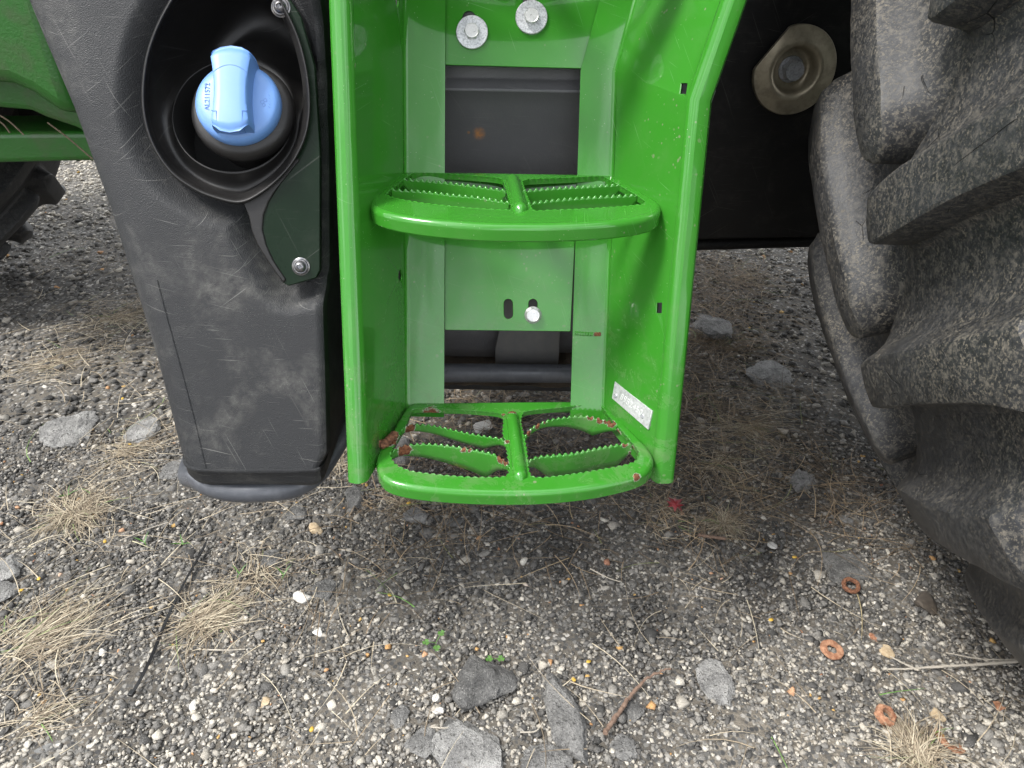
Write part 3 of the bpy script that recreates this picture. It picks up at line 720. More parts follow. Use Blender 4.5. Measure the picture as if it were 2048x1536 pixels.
def build_tank():
    vs = np.concatenate([np.linspace(-160, 640, 150), np.linspace(646, 938, 50)])
    seam = lambda v: np.interp(v, [-160, 4, 153, 262, 357, 525, 615, 732, 830, 939], [48, 115, 174, 215, 250, 304, 327, 359, 385, 411])
    right = lambda v: np.interp(v, [-160, 100, 560, 735, 910, 939], [612, 622, 628, 634, 638, 622])
    sil = lambda v: np.interp(v, [-160, 0, 87, 226, 328, 430, 540, 608, 742, 866, 925, 939], [-10, 52, 87, 146, 182, 219, 252, 275, 315, 346, 361, 368])
    nf = 150; rows = []; keep = []
    for v in vs:
        us = np.linspace(seam(v), right(v), nf)
        uv = np.stack([us, np.full(nf, v)], 1)
        dc = pdist(uv, cowl_d); d = np.minimum(dc, pdist(uv, plate_px))
        dep = np.where(d > 0, .028 * (1 - smooth01(d / 62.)) ** 1.0, .028 + .02 * np.clip(-d / 20, 0, 1))
        mid = np.array([ht(u, v) for u in (us[0], us[-1])]); f = np.linspace(0, 1, nf)[:, None]
        P = mid[0] * (1 - f) + mid[1] * f - TN * dep[:, None]
        x0 = P[0]; a = max((seam(v) - sil(v)) * .00072, .012); L = []
        for ph in np.radians([90, 80, 68, 56, 44, 32, 21, 10]):
            L.append(x0 + np.array([-a * math.sin(ph) * 1.25, a * 1.1 * (1 - math.cos(ph)), 0]))
        L = [L[0] + np.array([0, .42, 0])] + L
        x1 = P[-1]; Rr = [x1 + np.array([.013 * math.sin(ph), .018 * (1 - math.cos(ph)), 0]) for ph in np.radians([22, 45, 68, 90])]
        Rr.append(Rr[-1] + np.array([0.0, .34, 0]))
        rows.append(np.array(L + list(P) + Rr)); keep.append(np.concatenate([np.full(len(L), 9.), dc, np.full(len(Rr), 9.)]))
    last = rows[-1]; nc = len(last); cen = np.array([last[:, 0].mean(), last[:, 1].mean() + .1])
    for off, dz in ((-.0035, .000), (-.004, -.003), (-.001, -.006), (-.0015, -.020), (.003, -.030), (.012, -.038), (.030, -.043), (.09, -.043)):
        q = last.copy(); dirv = cen - q[:, :2]; dirv /= np.linalg.norm(dirv, axis=1)[:, None] + 1e-9
        q[:, :2] += dirv * off; q[:, 2] += dz; rows.append(q); keep.append(np.full(nc, 9.))
    V = np.concatenate(rows); K = np.concatenate(keep)
    allf = [f for f in grid_faces(len(rows), nc) if K[list(f)].max() > 4]
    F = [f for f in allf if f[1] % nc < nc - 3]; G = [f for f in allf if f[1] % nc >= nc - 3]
    o = mesh_obj('fluid_tank', V, F, M['plastic'], tractor, True, 50); o['label'] = 'scuffed black plastic tank beside the ladder'
    use = sorted({i for f in G for i in f}); ix = {q: k for k, q in enumerate(use)}
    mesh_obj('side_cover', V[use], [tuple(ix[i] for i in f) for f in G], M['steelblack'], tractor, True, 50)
    # moulded seam down the rounded edge
    P = [ht(seam(v) + 1, v, .0002) for v in np.linspace(560, 937, 40)]
    Vt, Ft = tube_mesh(P, .0011, 6); mesh_obj('mould_seam', Vt, Ft, M['plastic'], o)
    return o
tank = build_tank()
# cap frame
CN = np.array([.06, -math.cos(math.radians(40)), math.sin(math.radians(40))]); CN /= np.linalg.norm(CN)
cex, cey, _ = frame_from_normal(CN)
KC = 1.17                                       # size of the filler parts
CC = ht(471, 198, .022)
# cowl: rounded rim + bowl down to a round opening
def build_cowl():
    n = 160
    rim = resample(np.array(catmull(cowl_px, 10, True)), n, True)[0]
    cx, cy = 455., 185.
    hole_c = CC - CN * .046 * KC; hole_c = hy(466, 231, hole_c[1]); hr = .0640 * KC
    tocam = -_fw
    loops = []
    def scaled(f, off): return np.array([ht(cx + (u - cx) * f, cy + (v - cy) * f, off) for u, v in rim])
    loops += [scaled(1.022, -.040), scaled(1.020, .004), scaled(1.014, .0115), scaled(1.004, .0138), scaled(.990, .0128), scaled(.968, .0070), scaled(.948, -.002), scaled(.930, -.014)]
    start = loops[-1]
    ang = np.arctan2((start - hole_c) @ cey, (start - hole_c) @ cex)
    hole = hole_c + hr * (np.cos(ang)[:, None] * cex + np.sin(ang)[:, None] * cey)
    for t, sag in ((.25, .010), (.5, .014), (.75, .011), (.92, .004), (1., 0)):
        upf = smooth01((start[:, 2] - hole_c[2] - .005) / .10)[:, None]; loops.append(start * (1 - t) + hole * t - CN * sag * KC + np.array([.012, .10, -.012]) * math.sin(math.pi * min(t * 1.0, 1)) * upf)
    loops.append(hole - CN * .003)
    pk = [hole - CN * .003, hole_c + (hole - hole_c) * 1.0 - CN * .075, hole_c + (hole - hole_c) * .02 - CN * .075]
    V = np.concatenate(loops); F = grid_faces(len(loops), n, True)
    o = mesh_obj('filler_cowl', V, F, M['cowl'], tractor, True, 180)
    mesh_obj('filler_pocket', np.concatenate(pk), grid_faces(3, n, True), M['void'], o, True, 50)  # near-black colour puts deep shade inside the opening
    lathe('filler_neck', CC, CN, [(a * KC, c * KC) for a, c in [(.030, -.016), (.0475, -.018), (.0515, -.021), (.0535, -.026), (.0535, -.031), (.0520, -.036), (.048, -.040), (.044, -.056), (.044, -.075)]], M['cowl'], o, 56)
    # web that joins the cowl tip to the bolted plate
    web = [(486, 405), (497, 432), (503, 462), (514, 490), (533, 520), (552, 548), (566, 566), (572, 560), (548, 524), (532, 490), (524, 458), (527, 430), (537, 404), (560, 368), (600, 318), (590, 316), (560, 354), (520, 387)]
    P0 = ht(500, 450, .006); wex = np.array([1., 0, 0]); wey = np.cross(TN, wex)
    plate('web', P0, wex, wey, [((ht(u, v, .006) - P0) @ wex, (ht(u, v, .006) - P0) @ wey) for u, v in web], [], .012, M['cowl'], o, .002)
    return o
cowl = build_cowl()
wex = np.array([1., 0, 0]); wey = np.cross(TN, wex); P0 = ht(600, 400, .0035)
gp = plate('cover_plate', P0, wex, wey, [((ht(u, v, .0035) - P0) @ wex, (ht(u, v, .0035) - P0) @ wey) for u, v in plate_px], [], .010, M['plate'], tractor, .0012)
gp['label'] = 'dark glossy green cover plate next to the filler'
for u, v in ((562, 15), (602, 533)):
    c = ht(u, v, .0037)
    lathe('screw', c, TN, [(.0115, 0), (.0115, .001), (.010, .002), (.0095, .0015), (.0092, .003), (.0085, .0035), (.0075, .0034), (.0070, .006), (.005, .0085), (.0032, .0092), (.0030, .0055), (.0001, .0052)], M['darkscrew'], gp, 28)

def build_cap():
    ux, uy = cex, cey; ex_, ey_, cn = cex * KC, cey * KC, CN * KC
    root = empty('filler_cap', tuple(CC)); attach(root, tractor); root.matrix_parent_inverse = world_of(tractor).inverted(); root.location = tuple(CC)
    root['label'] = 'light blue filler cap with a raised grip'
    lathe('cap_disc', CC, CN, [(a * KC, c * KC) for a, c in [(.002, .0), (.030, -.0005), (.0385, -.002), (.0420, -.0048), (.0435, -.009), (.0435, -.0155), (.0425, -.018), (.030, -.019)]], M['blue'], root, 64)
    # grip: hourglass bar, rounded top
    nl = 34; prof = []
    def half(t): return (.0172 + (.0052 if t > 0 else .0030) * (abs(t) ** 2.0)) * (1 - .10 * smooth01((abs(t) - .86) / .14))
    V = []; T = np.linspace(-1, 1, nl); sec = [(-1, -.016), (-1.0, .004), (-.98, .012), (-.93, .0178), (-.84, .0192), (-.5, .0196), (0, .0198), (.5, .0196), (.84, .0192), (.93, .0178), (.98, .012), (1.0, .004), (1, -.016)]
    for t in T:
        hw = half(t)
        y = (.0405 if t > 0 else .0355) * t
        for a, h in sec:
            bow = (.0062 if t > 0 else -.0072) * (1 - a * a) * smooth01((abs(t) - .45) / .55)
            hh = h - (.0030 * smooth01((abs(t) - .86) / .14) if h > .01 else 0)
            V.append(CC + ex_ * hw * a + ey_ * (y + bow) + cn * hh)
    ns = len(sec); F = grid_faces(nl, ns) + [tuple(range(ns)), tuple((nl - 1) * ns + k for k in range(ns))[::-1]]
    g = mesh_obj('grip', V, F, M['blue'], root, True, 40); bevel(g, .0018, 3, 45)
    # fine parting lines on the grip
    def line(pts, r=.00045):
        P = [CC + ex_ * a + ey_ * b2 + cn * h for a, b2, h in pts]; Vt, Ft = tube_mesh(P, r, 6); mesh_obj('parting_line', Vt, Ft, M['bluemark'], root)
    line([(x, .0185 + .0075 * (1 - (x / .0165) ** 2), .0196 - .0008 * (x / .0165) ** 4) for x in np.linspace(-.0162, .0162, 16)])
    line([(-.0178, -.0215, .0185), (-.0160, -.0228, .0192), (-.0128, -.0228, .0198), (-.0126, -.033, .0192), (-.0124, -.0378, .0150), (-.0120, -.0384, .004)])
    line([(.0178, -.0215, .0185), (.0160, -.0228, .0192), (.0128, -.0228, .0198), (.0126, -.033, .0192), (.0124, -.0378, .0150), (.0120, -.0384, .004)])
    line([(x, -.0386 - .0012 * (1 - (x / .0124) ** 2), .004) for x in np.linspace(-.0124, .0124, 8)])
    # moulded number and pictogram
    text_mesh('lettering', 'AL211572', .0072 * KC, .0003, M['bluemark'], root, CC - ex_ * .0285 + ey_ * .003 - cn * .0003, uy, -ux, 1.0)
    for dx, dy, r in ((.0270, -.003, .0018), (.0285, -.0062, .0016), (.0300, -.001, .0017)):
        P = [CC + ex_ * (dx + r * math.cos(a)) + ey_ * (dy + r * math.sin(a)) - cn * .0005 for a in np.linspace(0, 2 * math.pi, 14)]
        Vt, Ft = tube_mesh(P, .0003, 5, False); mesh_obj('pictogram', Vt, Ft, M['bluemark'], root)
    for k in range(5):
        a = CC + ex_ * .0345 + ey_ * (-.009 + .0032 * k) - cn * .0013; Vt, Ft = tube_mesh([a, a + ey_ * .0018 - ex_ * .0016], .0003, 5); mesh_obj('pictogram', Vt, Ft, M['bluemark'], root)
    return root
cap = build_cap()

# ---- black fuel tank behind the ladder, its strap, a dirty shelf and the guard tube
def fuel_tank():
    pr = [(1.20, 1.50), (1.155, 1.30), (1.150, .815), (1.130, .803), (1.150, .775), (1.150, .405), (1.158, .352), (1.18, .322), (1.22, .314), (1.75, .314)]
    xs = [-.225, -.222, -.21, -.12, .02, .03, .12, .27, .29, .295]; V = []
    for x in xs:
        e = 0 if -.215 < x < .28 else (.012 if x in (-.222, .29) else .035)
        for y, z in pr: V.append((x, y + e, z + (.012 if x > .02 and z < .37 else 0)))
    V += [(x, y, z) for x, y, z in []]
    F = grid_faces(len(xs), len(pr))
    F += [tuple(range(len(pr))), tuple((len(xs) - 1) * len(pr) + k for k in range(len(pr)))[::-1]]
    o = mesh_obj('fuel_tank', V, F, M['plastic2'], tractor, True, 60); bevel(o, .006, 2, 40); return o
ft = fuel_tank()
# strap passing under the tank
xa, xb2 = hy(1002, 690, 1.12)[0], hy(1119, 690, 1.12)[0]
prof = [(1.128, .60), (1.126, .43), (1.120, .375), (1.122, .350), (1.140, .328), (1.19, .306), (1.5, .306)]
V = []
for x, sk in ((xa, 0), (xb2, 0)):
    for i, (y, z) in enumerate(prof): V.append((x - (.010 if (x == xa and i >= 2) else 0), y, z))
o = mesh_obj('tank_strap', V, grid_faces(2, len(prof)), M['strap'], tractor, True, 60); md = o.modifiers.new('t', 'SOLIDIFY'); md.thickness = .006; md.offset = -1
bevel(o, .0015)
# tray with caked dirt under the tank
box('tray', -.24, .30, 1.135, 1.70, .278, .292, M['steelblack'], tractor, .003)
def dirt_layer():
    xs = np.linspace(-.22, .28, 60); ys = np.linspace(1.125, 1.40, 30); X, Y = np.meshgrid(xs, ys)
    Z = .293 + .006 * np.abs(np.array([mnoise.fractal(Vector((x * 22, y * 22, 3)), 1, 2, 4) for x, y in zip(X.ravel(), Y.ravel())])).reshape(X.shape)
    o = mesh_obj('caked_dirt', np.stack([X.ravel(), Y.ravel(), Z.ravel()], 1), grid_faces(30, 60), M['dirt'], tractor); return o
dirt_layer()
tp = [hy(1330, 748, 1.10), hy(1138, 747, 1.10), hy(890, 746, 1.10), hy(800, 752, 1.10)]
e_ = tp[-1]
tube_pts = [tuple(q) for q in tp] + [(-.205, 1.085, .352), (-.236, 1.055, .346), (-.246, 1.00, .342)]
fz = [hy(655, 915, .875), hy(628, 950, .835), hy(590, 972, .812), hy(545, 980, .800), hy(480, 982, .797), hy(430, 973, .803), hy(395, 955, .83), hy(380, 940, .87)]
tube_pts += [(q[0], q[1], q[2]) for q in fz] + [(fz[-1][0] - .01, 1.0, fz[-1][2]), (fz[-1][0] - .01, 1.25, fz[-1][2])]
P = resample(np.array(catmull(tube_pts, 10)), 150)[0]
V, F = tube_mesh(P, .0165, 20); o = mesh_obj('guard_tube', V, F, M['tube'], tractor, True, 60); o['label'] = 'grey guard tube curving under the tanks'

# ---- black side panel with dished mount, right of the ladder
PY = 1.42
def panel():
    z0 = hy(1500, 470, PY)[2]
    V = [(.20, PY - .02, z0), (.20, PY - .02, 1.6), (1.3, PY + .10, 1.6), (1.3, PY + .10, z0), (.20, PY + .05, z0 - .012), (1.3, PY + .17, z0 - .012)]
    o = mesh_obj('side_panel', V, [(0, 1, 2, 3), (0, 3, 5, 4)], M['steelblack'], tractor, True, 30); md = o.modifiers.new('t', 'SOLIDIFY'); md.thickness = .012; md.offset = -1; bevel(o, .004)
    a, b2 = hy(1380, 489, PY + .02), hy(1700, 480, PY + .07)
    P = [a, (a + b2) / 2, b2]; Vt, Ft = tube_mesh(P, .0125, 12); mesh_obj('panel_rail', Vt, Ft, M['steelblack'], o)
    return o
pan = panel()
DN = np.array([.10, -1, .02]); DN /= np.linalg.norm(DN); DC = hy(1581, 138, 1.418)
def dish():
    ex, ey, n = frame_from_normal(DN); prof = [(.0805, -.004), (.0805, .0), (.079, .0015), (.062, .003), (.054, .005), (.048, .0055), (.043, .003), (.0395, -.006), (.0365, -.012), (.033, -.0135), (.030, -.0138), (.002, -.0138)]
    seg = 72; V = []
    for r, h in prof:
        for k in range(seg):
            a = 2 * math.pi * k / seg; px_, py_ = r * math.cos(a), r * math.sin(a)
            d = px_ * -.80 + py_ * .60
            if d > .066: px_ -= (d - .066) * -.80; py_ -= (d - .066) * .60
            V.append(DC + .93 * (ex * px_ + ey * py_) + n * (h * 1.3 + .018))
    o = mesh_obj('mount_dish', V, grid_faces(len(prof), seg, True), M['dish'], tractor, True, 45); o['label'] = 'dished yellowish steel mount disc with one bolt'
    washer(DC - DN * -.0004, DN, .0225, .004, .003, M['greybolt'], o)
    hexbolt('bolt', DC + DN * .0034, DN, .032, .017, M['greybolt'], o, .3)
dish()

# ---- tyres
def make_tyre(name, xc, yc, zc, R, hw, nlug, th_near, th_far, slope, lug_h, mat, lug_mat, label, yaw=0., sag=True):
    """axis along Y; side -1 is the half nearer the viewer"""
    rb = R - lug_h
    # carcass profile by arc length from the centre line: (y offset, radius, normal)
    pts = []
    for y in np.linspace(0, hw * .86, 14): pts.append((y, rb - y * y / (2 * 2.0)))
    y0, r0 = pts[-1]; sr = hw * .22
    for a in np.radians([15, 30, 45, 60, 75, 90]): pts.append((y0 + sr * math.sin(a), r0 - .02 * (a / 1.57) - sr * (1 - math.cos(a)) * 1.1))
    y1, r1 = pts[-1]
    for t in np.linspace(.1, 1, 8): pts.append((y1 + .018 * math.sin(t * math.pi) - .05 * t, r1 - (r1 - R * .60) * t))
    pr = np.array(pts); sarc = np.concatenate([[0], np.cumsum(np.linalg.norm(np.diff(pr, axis=0), axis=1))])
    tg = np.gradient(pr, axis=0); tg /= np.linalg.norm(tg, axis=1)[:, None]; nr = np.stack([-tg[:, 1], tg[:, 0]], 1)
    def S(s, th, h, side):
        s_ = abs(s); sd = side if s >= 0 else -side
        y, r = np.interp(s_, sarc, pr[:, 0]), np.interp(s_, sarc, pr[:, 1]); ny, nn = np.interp(s_, sarc, nr[:, 0]), np.interp(s_, sarc, nr[:, 1])
        y, r = y + ny * h, r + nn * h
        p = np.array([-r * math.cos(th), sd * y, r * math.sin(th)])
        if yaw: p = np.array([p[0] * math.cos(yaw) - p[1] * math.sin(yaw), p[0] * math.sin(yaw) + p[1] * math.cos(yaw), p[2]])
        p += (xc, yc, zc)
        if sag and p[2] < .004: p[2] = .004 + (p[2] - .004) * .05
        return p
    root = empty(name, (xc, yc, 0)); attach(root, tractor); root.matrix_parent_inverse = world_of(tractor).inverted(); root.location = (xc, yc, 0); root['label'] = label
    # carcass
    ss = np.concatenate([-sarc[::-1], sarc[1:]]); nt = 180; V = []
    for k in range(nt):
        th = 2 * math.pi * k / nt
        for s in ss: V.append(S(s, th, 0, 1))
    n = len(ss); F = [(k * n + j, k * n + j + 1, ((k + 1) % nt) * n + j + 1, ((k + 1) % nt) * n + j) for k in range(nt) for j in range(n - 1)]
    mesh_obj('carcass', V, F, mat, root, True, 60)
    # rim disc
    Vr = []; rp = [(-hw * .75, R * .60), (-hw * .70, R * .57), (-hw * .2, R * .54), (-hw * .1, R * .30), (-hw * .12, R * .02)]
    for y, r in rp:
        for k in range(48):
            a = 2 * math.pi * k / 48; Vr.append((xc - r * math.cos(a), yc + y, zc + r * math.sin(a)))
    mesh_obj('rim', Vr, grid_faces(len(rp), 48, True), M['castgreen'], root, True, 40)
    sec = [(-1.75, -.004), (-1.40, .05), (-1.20, .17), (-1.10, .50), (-1.0, .90), (-.94, .975), (-.84, 1.), (0, 1.01), (.80, .99), (.93, .955), (1.05, .86), (1.22, .62), (1.50, .36), (1.90, .17), (2.40, .055), (3.1, -.006)]
    W = R * .0335
    stations = np.concatenate([[-.060, -.058, -.052, -.043, -.030, -.013, .008], np.linspace(.03, .86, 16), [.91, .95, .975, 1.0]])
    Smax = sarc[14]
    for side, th0 in ((-1, th_near), (1, th_far)):
        for k in range(nlug):
            thb = th0 + 2 * math.pi * k / nlug; V = []
            rr = random.Random(k * 7 + side); wob = [rr.uniform(-.006, .006) for _ in range(6)]
            for t in stations:
                s = t * Smax + (.035 * (1 - t) if side > 0 else 0)
                nose = np.clip((t + .0605) / .105, 0, 1); ne = math.sqrt(max(1e-4, 1 - (1 - nose) ** 2))
                end = 1 - .10 * smooth01((t - .70) / .25) - .30 * smooth01((t - .94) / .06)
                wd = W * (.08 + .92 * ne) * (1.15 - .10 * math.sin(t * math.pi)) * (1 + .18 * smooth01((t - .7) / .3))
                hh = lug_h * (.70 + .30 * ne) * end
                st = slope * (s * (1 - .10 * t)) * (1.18 if side > 0 else 1)
                for j, (a, h) in enumerate(sec):
                    # local across direction combines circumference and width
                    dth = a * wd * .80 / R; ds = -a * wd * .60
                    V.append(S(s + ds * (.55 + .45 * smooth01((t + .06) / .22)), thb + st + dth + wob[j % 6] * .12, h * hh + wob[(j + int(t * 20)) % 6] * .12 * (h > .3), side))
            m_, ns = len(stations), len(sec); F = grid_faces(m_, ns) + [tuple(range(ns))[::-1], tuple((m_ - 1) * ns + j for j in range(ns))]
            mesh_obj('lug', V, F, lug_mat, root, True, 26)
    return root
D = math.radians
tyre_r = make_tyre('tyre', 1.268, .80, .845, .88, .310, 24, D(-7.0), D(-19.0), D(54), .052, M['rubber'], M['rubber'], 'huge dusty lugged tyre beside the ladder')
tyre_f = make_tyre('tyre', -1.90, 2.02, .66, .66, .24, 20, D(-3), D(-11), D(70), .042, M['rubber2'], M['rubber2'], 'smaller dark lugged tyre far behind the black tank')

# ---- green front frame glimpsed left of the tank, and the body above and behind
def slab(name, px, y, thick, mat, bev=.02, tilt=0.):
    P = [hy(u, v, y) for u, v in px]; n = len(P)
    V = [tuple(p) for p in P] + [(p[0], p[1] + thick, p[2] + tilt) for p in P]
    F = [tuple(range(n)), tuple(range(n, 2 * n))[::-1]] + [(i, n + i, n + (i + 1) % n, (i + 1) % n) for i in range(n)]
    bm = bmesh.new(); vs = [bm.verts.new(v) for v in V]
    for f in F: bm.faces.new([vs[i] for i in f])
    o = bm_obj(name, bm, mat, tractor, True, 40); bevel(o, bev, 4, 30); return o
slab('frame_casting', [(-400, -300), (10, -300), (60, -100), (95, 40), (130, 150), (160, 240), (110, 225), (60, 190), (20, 172), (-60, 166), (-400, 160)], 1.46, .30, M['castgreen'], .035)
slab('frame_casting', [(-400, -300), (200, -300), (230, 300), (150, 256), (90, 236), (60, 222), (-20, 215), (-400, 210)], 1.54, .30, M['castgreen'], .012)
slab('frame_casting', [(-400, 100), (330, 100), (330, 300), (-400, 300)], 1.98, .20, M['steelblack'], .012)  # added dark slab that blocks the bright gap between castings and beam
slab('axle_beam', [(-400, 268), (420, 262), (420, 318), (-400, 336)], 1.58, .16, M['castgreen'], .012)
# dry stalks caught between beam and casting
for px in (((95, 245), (135, 275), (185, 318)), ((-20, 222), (15, 240), (48, 270)), ((-10, 236), (8, 250), (20, 266))):
    Vt, Ft = tube_mesh(catmull([hy(u, v, 1.50) for u, v in px], 6), .0016, 6); o = mesh_obj('caught_stalk', Vt, Ft, M['dirt'], tractor)
box('gearbox', -.60, 1.9, 1.75, 2.35, .62, 1.30, M['castgreen'], tractor, .05)
box('engine_block', -2.6, -.60, 1.95, 2.45, .80, 1.35, M['steelblack'], tractor, .05)
box('bonnet', -2.9, -.55, 1.75, 2.65, 1.35, 2.0, M['green'], tractor, .10, 5)
box('cab_floor', -.55, 1.25, 1.22, 2.95, 1.52, 1.62, M['steelblack'], tractor, .02)
box('cab', -.50, 1.35, 1.30, 2.90, 1.62, 2.9, M['steelblack'], tractor, .08, 4)
box('fender', .55, 2.10, .62, 1.28, 1.80, 1.86, M['green'], tractor, .03)

# ------------------------------------------------------------------ loose things on the ground
def gp_(u, v, lift=0.):
    p = hz(u, v, 0.); p[2] = float(gh(p[0], p[1])) + lift; return p
def px_size(u, v): return np.linalg.norm(hz(u, v, 0) - CP) / FPX      # metres per photo pixel across the view there
def mat_asphalt(name, light, speck):
    b = NB(name, .9)
    base = b.mix(b.rng(b.noise(26, 6, .7), .36, .66), tuple(light * x for x in (.5, .49, .475)), tuple(light * x for x in (1.4, 1.37, 1.31)))
    f = b.noise(300, 4, .65); g = b.noise(150, 4, .7)
    lightsp = b.math('MULTIPLY', b.rng(f, .54, .62), b.rng(b.noise(45, 4), .32, .55, .35, 1))
    c = b.mix(b.math('MULTIPLY', lightsp, speck), base, (.40, .39, .365))
    c = b.mix(b.math('MULTIPLY', b.rng(g, .56, .64), .8), c, (.030, .029, .027))
    c = b.mix(b.math('MULTIPLY', b.rng(b.vor(240), .28, .16), b.math('MULTIPLY', b.rng(b.noise(60, 3), .5, .6), .6)), c, (.44, .42, .385))
    b.set('Base Color', c); pn = b.bump(g, .9, .006); b.set('Normal', b.bump(f, .8, .003, pn)); return b.m
M['asph'] = [mat_asphalt('asphalt_dark', .14, .5), mat_asphalt('asphalt_mid', .21, .65), mat_asphalt('asphalt_pale', .30, .85)]
def mat_pebble(name, a, b_):
    b = NB(name, .8); b.set('Base Color', b.mix(b.rng(b.noise(120, 5, .7), .35, .65), a, b_)); b.set('Normal', b.bump(b.noise(300, 4), .4, .002)); return b.m
M['tan'] = mat_pebble('tan_stone', (.30, .22, .13), (.45, .36, .24)); M['brown'] = mat_pebble('brown_stone', (.045, .036, .028), (.075, .06, .045)); M['white'] = mat_pebble('pale_stone', (.42, .41, .38), (.60, .58, .54)); M['dullgrey'] = mat_pebble('grey_stone', (.09, .09, .088), (.19, .187, .18))
def rock(name, u, v, wpx, hpx, ang, mat, label, seed, tall=.45, group=None, cat='asphalt', sub=4, rough=.10, sink=.35):
    rd = np.random.default_rng(seed); k = .80 * float((hz(u, v, 0) - CP) @ _fw) / FPX; c = gp_(u, v)
    dv = ray(u, v); el = abs(dv[2]) / np.linalg.norm(dv)
    sx = wpx * k / 2; sy = hpx * k / 2 / max(el, .35); szz = tall * min(sx, sy)
    bm = bmesh.new(); bmesh.ops.create_icosphere(bm, subdivisions=sub, radius=1)
    N = rd.normal(size=(10, 3)); N /= np.linalg.norm(N, axis=1)[:, None]; N = np.vstack([N, [[.08, .05, 1], [0, 0, -1]]]); Cc = rd.uniform(.62, 1.0, len(N)); Cc[-2] = .78
    off = Vector(rd.uniform(0, 50, 3))
    for vt in bm.verts:
        d = np.array(vt.co); dn = N @ d; r = np.min(np.where(dn > .05, Cc / np.maximum(dn, .05), 9)); r = min(r, 1.25)
        p = d * r; nz = mnoise.fractal(Vector(p) * 2.2 + off, .9, 2, 5); p = p * (1 + rough * nz) + d * (.06 * mnoise.noise(Vector(p) * 6 + off) + .05 * mnoise.noise(Vector(p) * 13 + off) + .03 * mnoise.noise(Vector(p) * 27 + off))
        vt.co = (p[0] * sx, p[1] * sy, p[2] * szz)
    bmesh.ops.rotate(bm, verts=bm.verts, cent=(0, 0, 0), matrix=Matrix.Rotation(math.radians(ang), 3, 'Z'))
    o = bm_obj(name, bm, mat, None, True, 32); o.location = (c[0], c[1], c[2] + szz * (1 - 2 * sink) * .85)
    return tag(o, label, cat, group)
A = M['asph']
rocks = [(960, 1378, 150, 120, 12, A[0], 'rough dark asphalt lump beside the elongated chunk', .75), (1130, 1452, 100, 190, 8, A[1], 'elongated grey asphalt chunk between lump and reddish twig', .6), (950, 1520, 190, 130, -14, A[2], 'flat pale speckled asphalt slab below the dark lump', .35),
         (1437, 1366, 84, 84, 20, A[2], 'roundish grey asphalt piece near the reddish twig', .4), (152, 868, 118, 62, 18, A[2], 'pale speckled asphalt slab left of the black tank, longer of two', .4), (284, 868, 74, 48, 10, A[2], 'pale speckled asphalt piece touching dry straw by the tank', .4),
         (838, 1036, 66, 32, 8, A[1], 'speckled asphalt piece just below the rusty step', .6), (908, 1048, 52, 26, -8, A[0], 'small dark asphalt piece right of the speckled one below the step', .6), (712, 995, 62, 50, 10, A[0], 'dark asphalt lump under the bottom of the left rail', .6),
         (1602, 966, 62, 46, -10, A[1], 'dark asphalt cube with white flecks beside the big tyre', .8), (1418, 664, 92, 54, 5, A[0], 'half-buried asphalt lump in straw under the side panel', .5), (1532, 757, 100, 62, -14, A[1], 'flat grey asphalt piece by the big tyre behind the straw', .35),
         (1690, 1140, 130, 70, 10, A[0], 'dark asphalt slab sunk in gravel near the thick rusty washer', .18), (18, 1152, 70, 60, 10, A[2], 'whitish asphalt chunk left of the straw tuft', .6), (12, 1192, 60, 50, 30, A[1], 'speckled grey chunk below the whitish chunk', .6),
         (1085, 1530, 120, 60, -5, A[1], 'grey chunk wedged between pale slab and elongated chunk', .5), (845, 1495, 76, 60, 20, A[1], 'speckled grey chunk left of the pale slab', .6), (800, 1440, 50, 46, 0, A[1], 'small speckled grey chunk above left of the slab', .6), (905, 1458, 62, 40, 15, A[0], 'small dark chunk between lump and slab', .6),
         (795, 905, 70, 60, 15, A[0], 'dark asphalt lump seen through the rusty step', .6), (540, 1120, 54, 36, 5, A[0], 'low dark asphalt bit below the guard tube', .5), (590, 1030, 46, 40, 30, A[0], 'knobbly dark asphalt bit under the guard tube', .6), (1265, 1425, 70, 44, 10, A[0], 'dull grey asphalt piece just right of the reddish twig', .4),
         (1250, 1500, 62, 50, -20, A[1], 'dusty grey asphalt piece at the lower end of the twig', .5), (350, 945, 66, 38, 10, A[1], 'grey asphalt piece in straw beside the tank foot', .5), (650, 1180, 60, 40, 10, A[0], 'flat dark asphalt bit near the straw patch', .4), (1520, 1440, 0, 0, 0, None, '', 0)]
for i, (u, v, wp, hp, an, mt, lb, tl) in enumerate(rocks):
    if mt is None: continue
    rock('asphalt_chunk', u, v, wp, hp, an, mt, lb, 100 + i, tl, 'broken asphalt chunks', 'asphalt')
